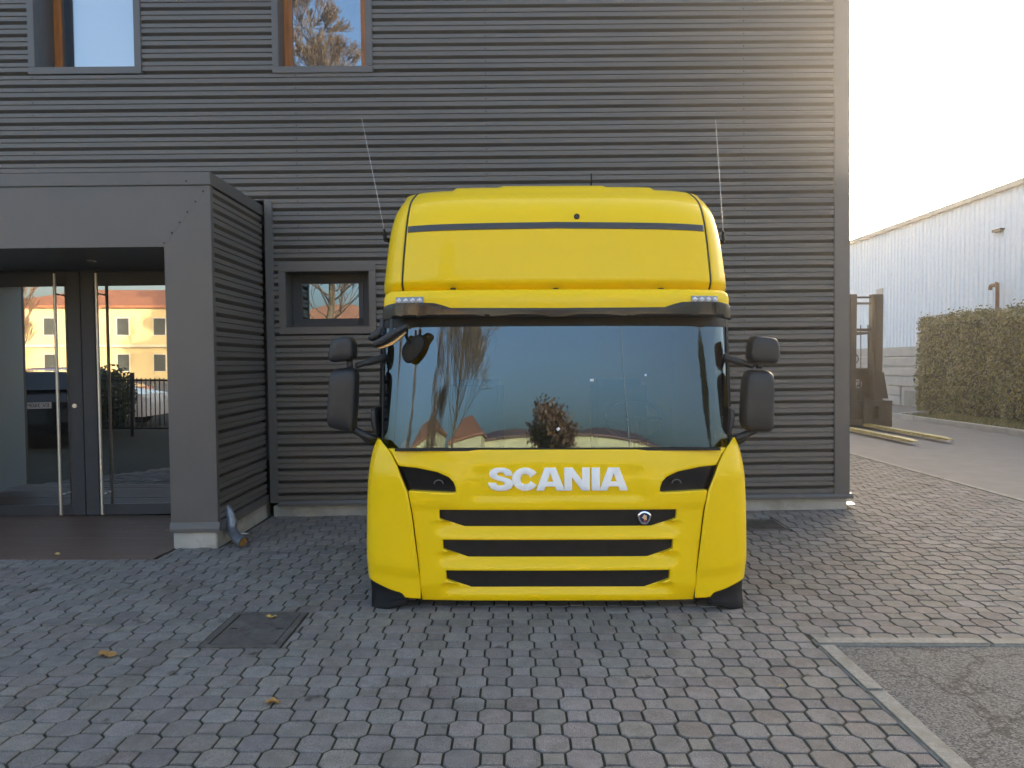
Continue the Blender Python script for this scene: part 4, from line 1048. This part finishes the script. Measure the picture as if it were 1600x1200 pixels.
for k in range(26000):
    f = rr.random()
    if f < .68:
        y, z = rr.uniform(hy0, hy1), rr.uniform(.02, hh); d = bulge(y, z)+rr.uniform(-.02, .22)+.25*max(0, (z-hh+.25)/.25)**2+.25*max(0, (y-hy1+.3)/.3)**2+.1*max(0,(.5-z)/.5)
        hleaf(Vector((d, y-18, z)), Vector((-1, 0, .25)), rr.uniform(.06, .12))
    elif f < .84:
        x, y = rr.uniform(0, hx1-hx0), rr.uniform(hy0, hy1); hleaf(Vector((x+.05, y-18, hh-.05+bulge(y, x+7)-rr.uniform(0, .15)+.06*(rr.random() < .1))), Vector((0, 0, 1)), rr.uniform(.06, .12))
    else:
        x, z = rr.uniform(0.1, hx1-hx0), rr.uniform(.1, hh-.05); hleaf(Vector((x, hy1-18-.1+bulge(x+20, z)-rr.uniform(0, .2)-.25*max(0, (z-hh+.25)/.25), z)), Vector((-.2, 1, .2)), rr.uniform(.06, .12))
for k in range(420):
    y = rr.uniform(hy0, hy1); x = rr.uniform(.05, 1.2); h0 = rr.choice((.06, .1, .18)); zb0 = hh-.05+bulge(y, x+7)
    for q in range(3): hleaf(Vector((x+rr.gauss(0, .02), y-18+rr.gauss(0, .02), zb0+h0*q/2)), Vector((-.5, 0, .6)), rr.uniform(.06, .1))
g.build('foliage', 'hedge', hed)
kx = 10.95
sheet('verge', kx+.14, 14.2, 5, 22.1, .06, 'soil', 1.0)
g = G()
for k in range(9000):
    x, y = rr.uniform(kx+.16, 12.9), rr.uniform(12, 22); h = rr.uniform(.04, .12); a = rr.uniform(0, 6.28); dx, dy = .012*math.cos(a), .012*math.sin(a)
    z = gz(x, y)+.06; g.add([(x-dx, y-dy, z), (x+dx, y+dy, z), (x+rr.uniform(-.05, .05), y+rr.uniform(-.05, .05), z+h)], [(0, 1, 2)])
o = g.build('grass', 'grass'); tag(o, 'short dry grass on the verge under the hedge', 'grass', kind='stuff')
kb = empty('verge_kerb', Matrix.Translation((kx, 10, gz(kx, 10))), 'raised concrete kerb along the grass verge by the hedge', 'kerb')
y = -5
while y < 12.2:
    g = G(); g.box(0, .14, y+.006, y+.994, -.1, .12+rnd.uniform(-.006, .006)); g.build('kerb_stone', 'conc', kb, bevel=.015); y += 1
x = .15
while x < 3:
    g = G(); g.box(x, x+.99, 12.05+.9*(x-.0), 12.2+.9*x, -.1, .11); o = G()
    o.add([(x, 12.0+.8*x, -.1), (x+.98, 12.0+.8*(x+.98), -.1), (x+.98, 12.15+.8*(x+.98), -.1), (x, 12.15+.8*x, -.1), (x, 12.0+.8*x, .11), (x+.98, 12.0+.8*(x+.98), .11), (x+.98, 12.15+.8*(x+.98), .11), (x, 12.15+.8*x, .11)],
          [(0,3,2,1),(4,5,6,7),(0,1,5,4),(1,2,6,5),(2,3,7,6),(3,0,4,7)]); o.build('kerb_stone', 'conc', kb); x += 1

# ------------------------------------------------------------------ the yard behind the camera (seen in the glass)
def simple_building(name, label, cx, cy, w, d, h, roof, wallm, rooff, floors=2, wx=None, rh=1.6, oh=.5):
    r = empty(name, Matrix.Translation((cx, cy, -.1)), label, 'building')
    g = G(); g.box(-w/2, w/2, -d, 0, 0, h); g.build('wall', wallm, r)
    g = G(); W = w/2+oh
    g.add([(-W, oh, h), (W, oh, h), (W, -d-oh, h), (-W, -d-oh, h), (-W, oh, h+.22), (W, oh, h+.22), (W, -d-oh, h+.22), (-W, -d-oh, h+.22), (-w/2+d*.45, -d/2, h+rh), (w/2-d*.45, -d/2, h+rh)],
          [(0,3,2,1),(0,1,5,4),(1,2,6,5),(2,3,7,6),(3,0,4,7),(4,5,9,8),(5,6,9),(6,7,8,9),(7,4,8)]); g.build('roof', rooff, r)
    nwin = wx or max(2, int(w/4))
    for f in range(floors):
        zb_ = .9+f*h/floors
        for k in range(nwin):
            x = -w/2+w*(k+.5)/nwin; ww, wh2 = 1.1, 1.6
            if h/floors < 2.6: wh2 = 1.1
            g = G(); g.box(x-ww/2-.08, x+ww/2+.08, .001, .05, zb_-.08, zb_+wh2+.08); wf = g.build('window', 'white', r)
            g = G(); g.box(x-ww/2, x+ww/2, .051, .06, zb_, zb_+wh2); g.build('pane', 'winglass', wf)
    if floors == 2:
        g = G(); g.box(-w/2, w/2, .001, .35, h*.5-.3, h*.5-.05); g.build('balcony_slab', 'offwhite', r)
        g = G(); g.box(-w/2, w/2, .3, .34, h*.5-.05, h*.5+.75); g.build('balcony_parapet', 'cream', r)
    return r
simple_building('villa', 'two storey cream villa with hipped terracotta roof across the yard', -38, -58, 21, 12, 7.0, 1, 'cream', 'tile', 2, 6, rh=2.3)
simple_building('cottage', 'cream house with terracotta roof behind the tall bare tree', -17.5, -64, 12, 10, 5.6, 1, 'cream', 'tile', 1, 3, rh=2.6)
simple_building('workshop', 'white gabled workshop left of the cream villa across the yard', -62, -50, 26, 16, 6.2, 1, 'offwhite', 'conc', 1, 4, rh=2.6)
simple_building('low_hall', 'long low ochre hall with brown roof behind the bare trees', -6, -72, 20, 14, 5.3, 1, 'cream', 'rooftile', 1, 5, rh=1.4)
simple_building('bungalow', 'low cream house with brown roof behind the street lamp', 18, -68, 25, 14, 5.2, 1, 'cream', 'rooftile', 1, 6, rh=1.4)
simple_building('depot', 'wide pale depot at the far end of the yard', 58, -48, 34, 16, 5.0, 1, 'offwhite', 'rooftile', 1, 7, rh=1.6)
def grow(gt, gk, p, d, L_, r, depth, rr, maxd, up=.15, spread=.5):
    n = 3; pts = [p]; q = p.copy(); dd = d.copy()
    for k in range(n):
        dd = (dd+Vector((rr.gauss(0, .09), rr.gauss(0, .09), rr.gauss(0, .06)+up*.12))).normalized(); q = q+dd*(L_/n); pts.append(q.copy())
    r1 = max(r*.72, .012); (gt if depth < 2 else gk).tube(pts, [r+(r1-r)*k/n for k in range(n+1)], 6 if depth < 2 else 3, cap=False)
    if depth >= maxd: return
    kids = 3 if depth == 0 else rr.choice((2, 3, 3, 4))
    for k in range(kids):
        a = dd.orthogonal().normalized(); a.rotate(Matrix.Rotation(rr.uniform(0, 6.28), 3, dd))
        nd = (dd+a*rr.uniform(spread*.5, spread*1.2)+Vector((0, 0, up))).normalized()
        grow(gt, gk, pts[-1] if k < 2 else pts[2], nd, L_*rr.uniform(.70, .90), max(.013, r1*rr.uniform(.55, .85)), depth+1, rr, maxd, up, spread)
def bare_tree(x, y, h, seed, label, maxd=7, up=.15, spread=.5, trunk=.30, name='bare_tree', leaves=0, lm='drytree', lsize=.3):
    rr = random.Random(seed); r = empty(name, Matrix.Translation((x, y, -.15)), label, 'tree', 'trees behind the yard'); gt, gk = G(), G()
    grow(gt, gk, Vector((0, 0, 0)), Vector((.04, 0, 1)), h*trunk, h*.013, 0, rr, maxd, up, spread)
    gt.build('trunk', 'bark', r, smooth=True); tips = [Vector(v) for v in gk.v[::7]]
    if leaves:
        for k in range(leaves):
            p = rr.choice(tips)+Vector((rr.gauss(0, .3), rr.gauss(0, .3), rr.gauss(0, .3))); a = Vector((rr.gauss(0, 1), rr.gauss(0, 1), rr.gauss(0, 1))).normalized(); u = a.orthogonal().normalized(); v = a.cross(u); s = lsize*rr.uniform(.6, 1.2)
            gk.add([p-u*s*.5, p+v*s*.35, p+u*s*.5, p-v*s*.35], [(0, 1, 2, 3)])
    gk.build('crown', lm if leaves else 'twig', r); return r
def leader_tree(x, y, h, seed, label, z0=3.2, limbs=46, reach=3.2, up=.35, depth=4, lean=.06):
    rr = random.Random(seed); r = empty('bare_tree', Matrix.Translation((x, y, -.15)), label, 'tree', 'trees behind the yard'); gt, gk = G(), G()
    P = [Vector((lean*h*math.sin(k*.35)*.5+rr.gauss(0, .05), rr.gauss(0, .06), h*k/12)) for k in range(13)]
    gt.tube(P, [max(.03, h*.0115*(1-k/12.6)) for k in range(13)], 8, cap=False); gt.build('trunk', 'bark', r, smooth=True)
    for k in range(limbs):
        z = z0+(h-z0)*(k/limbs)**1.15; q = z/h*12; i_ = min(11, int(q)); p = P[i_].lerp(P[i_+1], q-i_); a = k*2.4+rr.uniform(-.4, .4)
        L_ = reach*(1-.75*(z/h)**1.6)*rr.uniform(.7, 1.15)*.42
        grow(gk, gk, p, Vector((math.cos(a), math.sin(a), up+rr.uniform(0, .3))).normalized(), L_, max(.02, h*.0034*(1-z/h*.7)), 2, rr, 2+depth, up*.5, .6)
    gk.build('crown', 'twig', r); return r
leader_tree(-8.8, -21, 19, 11, 'tall bare tree, nearest behind the yard', 3.2, 60, 4.6, .45, 5)
leader_tree(-15.5, -25, 12, 5, 'slim bare tree left of the tall bare tree', 1.2, 40, 2.4, .7, 4)
leader_tree(-26, -24, 14, 15, 'columnar bare poplar farther left of the tall bare tree', 1.0, 46, 2.2, 1.1, 4)
bare_tree(-4.6, -30, 6.0, 21, 'low spreading bare tree with many stems right of the tall one', 6, .1, .7, .12)
bare_tree(1.0, -40, 5.6, 31, 'rounded dry leafed tree in the middle of the yard', 6, .1, .65, .26, 'leafy_tree', 5000, 'drytree', .38)
bare_tree(-19, -40, 9, 41, 'bare tree before the cream villa', 7, .2, .5, .25)
bare_tree(26, -14, 13, 51, 'dark evergreen tree at the right side of the yard', 6, .35, .3, .15, 'evergreen_tree', 6000, 'evergreen', .4)
bare_tree(-30, -12, 13, 61, 'columnar bare poplar at the left side of the yard', 7, .5, .25, .2)
lp = empty('street_lamp', Matrix.Translation((8.2, -24, -.15)), 'slender grey street lamp post with curved arm behind the yard', 'street lamp')
g = G(); g.tube(cat([(0, 0, 0), (0, 0, 4), (0, 0, 7.4), (.3, .1, 8.6), (.55, .2, 9.3)], 5), [.09]*6+[.07]*6+[.05]*9, 8); g.build('post', 'galv', lp)
g = G(); g.box(.35, 1.0, .1, .35, 9.25, 9.4); g.build('lamp_head', 'galv', lp, bevel=.03)
def car(name, label, x, y, rz, paint, plate=None):
    r = empty(name, Matrix.Translation((x, y, -.012)) @ Matrix.Rotation(rz, 4, 'Z'), label, 'car')
    # section along length (y), rear at +y
    top = [(-2.1, .62), (-2.05, .85), (-1.1, .98), (-.45, 1.42), (.2, 1.5), (1.3, 1.47), (1.85, 1.05), (2.0, .9), (2.05, .5)]
    g = G(); n = len(top)
    sec = [(-1, .3), (-1, .7), (-.97, .95), (-.78, 1.0)]
    rows_ = []
    for yy, zz in top:
        lo = .28; belt = min(zz, .95); w = .88 if abs(yy) < 1.8 else .78
        wt = w if zz <= .98 else .66
        rows_.append([(-w, yy, lo), (-w, yy, .6), (-w*.98, yy, belt), (-wt*.97, yy, zz-.04 if zz > 1 else zz), (-wt*.8, yy, zz), (wt*.8, yy, zz), (wt*.97, yy, zz-.04 if zz > 1 else zz), (w*.98, yy, belt), (w, yy, .6), (w, yy, lo)])
    for rw in rows_: g.v += rw
    m_ = 10
    for j in range(n-1):
        for i in range(m_-1): g.f.append((j*m_+i, j*m_+i+1, (j+1)*m_+i+1, (j+1)*m_+i))
        g.f.append((j*m_+9, j*m_, (j+1)*m_, (j+1)*m_+9))
    g.f.append(tuple(range(m_))); g.f.append(tuple((n-1)*m_+i for i in range(m_))); g.build('body', paint, r, smooth=False, bevel=.03)
    g = G(); g.add([(-.58, 1.36, 1.42), (.58, 1.36, 1.42), (.64, 1.83, 1.10), (-.64, 1.83, 1.10)], [(0,1,2,3)]); 
    for v in range(4): g.v[v] = (g.v[v][0], g.v[v][1]+.03, g.v[v][2]+.03)
    g.build('rear_window', 'carglass', r)
    g = G(); g.add([(-.56, -.5, 1.40), (.56, -.5, 1.40), (.66, -1.06, 1.02), (-.66, -1.06, 1.02)], [(0,1,2,3)])
    for v in range(4): g.v[v] = (g.v[v][0], g.v[v][1]-.03, g.v[v][2]+.03)
    g.build('windscreen', 'carglass', r)
    for s in (-1, 1):
        g = G(); g.add([(s*.865, -.95, 1.0), (s*.66, -.42, 1.38), (s*.66, 1.25, 1.38), (s*.865, 1.6, 1.0)], [(0,1,2,3)])
        for v in range(4): g.v[v] = (g.v[v][0]+s*.02, g.v[v][1], g.v[v][2])
        g.build('side_window', 'carglass', r)
        g = G(); g.box(s*.66-.13, s*.66+.13, 1.98, 2.04, .72, .9); g.build('tail_light', 'redlamp', r)
        g = G(); g.box(s*.6-.15, s*.6+.15, -2.12, -2.05, .64, .76); g.build('headlight', 'led', r)
        for yy in (-1.3, 1.3):
            g = G(); g.tube([(s*.72, yy, .31), (s*.90, yy, .31)], .31, 20); w_ = g.build('wheel', 'tyre', r)
            g = G(); g.tube([(s*.73, yy, .31), (s*.912, yy, .31)], .19, 14); g.build('rim', 'steel', w_)
    g = G(); g.box(-.26, .26, 2.05, 2.065, .78, .90); pl = g.build('number_plate', 'plate', r)
    if plate:
        cu = bpy.data.curves.new('plate_text', 'FONT'); cu.body = plate; cu.size = .105; cu.align_x = 'CENTER'; cu.align_y = 'CENTER'; cu.extrude = .001
        t = bpy.data.objects.new('tmp', cu); COL.objects.link(t); dg_ = bpy.context.evaluated_depsgraph_get(); me = bpy.data.meshes.new_from_object(t.evaluated_get(dg_)); bpy.data.objects.remove(t)
        me.materials.clear(); o = link('plate_text', me, 'ink', pl); o.location = (0, 2.0675, .84); o.rotation_euler = (R(90), 0, R(180))
    return r
M['car_dark'] = mat('dark_car_paint', (.015, .017, .02), .25, coat=1); M['car_white'] = mat('white_car_paint', (.7, .7, .7), .25, coat=1); M['car_red'] = mat('red_car_paint', (.35, .01, .015), .25, coat=1)
car('parked_car', 'dark parked hatchback mirrored in the left door pane', -10.0, .45, R(-31), 'car_dark', 'EV 360MA')
car('parked_car', 'white parked hatchback behind the railing mirrored in the right door pane', -11.2, -3.4, R(90), 'car_white')
car('parked_car', 'red parked hatchback farthest off, mirrored in the right door pane', -14.2, -9.2, R(80), 'car_red')
fe = empty('railing', Matrix.Translation((-11.0, -.3, 0)), 'black bar railing mirrored in the right door pane', 'railing')
for z in (.18, 1.25): 
    g = G(); g.box(.9, 4.4, -.02, .02, z-.02, z+.02); g.build('rail', 'ink', fe)
x = 1.0
while x < 4.4:
    big = abs((x-1.0) % 1.7) < .05; g = G(); w = .035 if big else .009; g.box(x-w, x+w, -w, w, 0 if big else .18, 1.42 if big else 1.3); g.build('bar', 'ink', fe); x += .10
bs = empty('shrub', Matrix.Translation((-9.2, -1.2, 0)), 'dark green shrub beside the railing', 'shrub'); g = G(); rr = random.Random(8)
for k in range(2500):
    v = Vector((rr.gauss(0, 1), rr.gauss(0, 1), rr.gauss(0, 1))).normalized()*rr.uniform(.3, .55); hleaf(Vector((v.x, v.y, .85+v.z*1.4)), v.normalized(), .09)
g.build('foliage', 'evergreen', bs); g = G(); g.tube([(0, 0, 0), (.02, 0, .8)], .03, 6); g.build('stem', 'bark', bs)

# ------------------------------------------------------------------ added scattering volume that imitates the glare of the low sun
hm = bpy.data.materials.new('glare_volume'); hm.use_nodes = True; N, Lk = nodes_of(hm); N.remove(N['Principled BSDF'])
pv = N.new('ShaderNodeVolumePrincipled'); pv.inputs['Color'].default_value = (1, .96, .9, 1); pv.inputs['Density'].default_value = .0024; pv.inputs['Anisotropy'].default_value = .72
Lk.new(pv.outputs[0], N['Material Output'].inputs['Volume'])
g = G(); g.box(-110, 110, -95, 95, -1.2, 22); hz = g.build('glare_haze', hm); tag(hz, 'pale air volume added over the yard to imitate sun glare', 'glare_haze', kind='stuff')
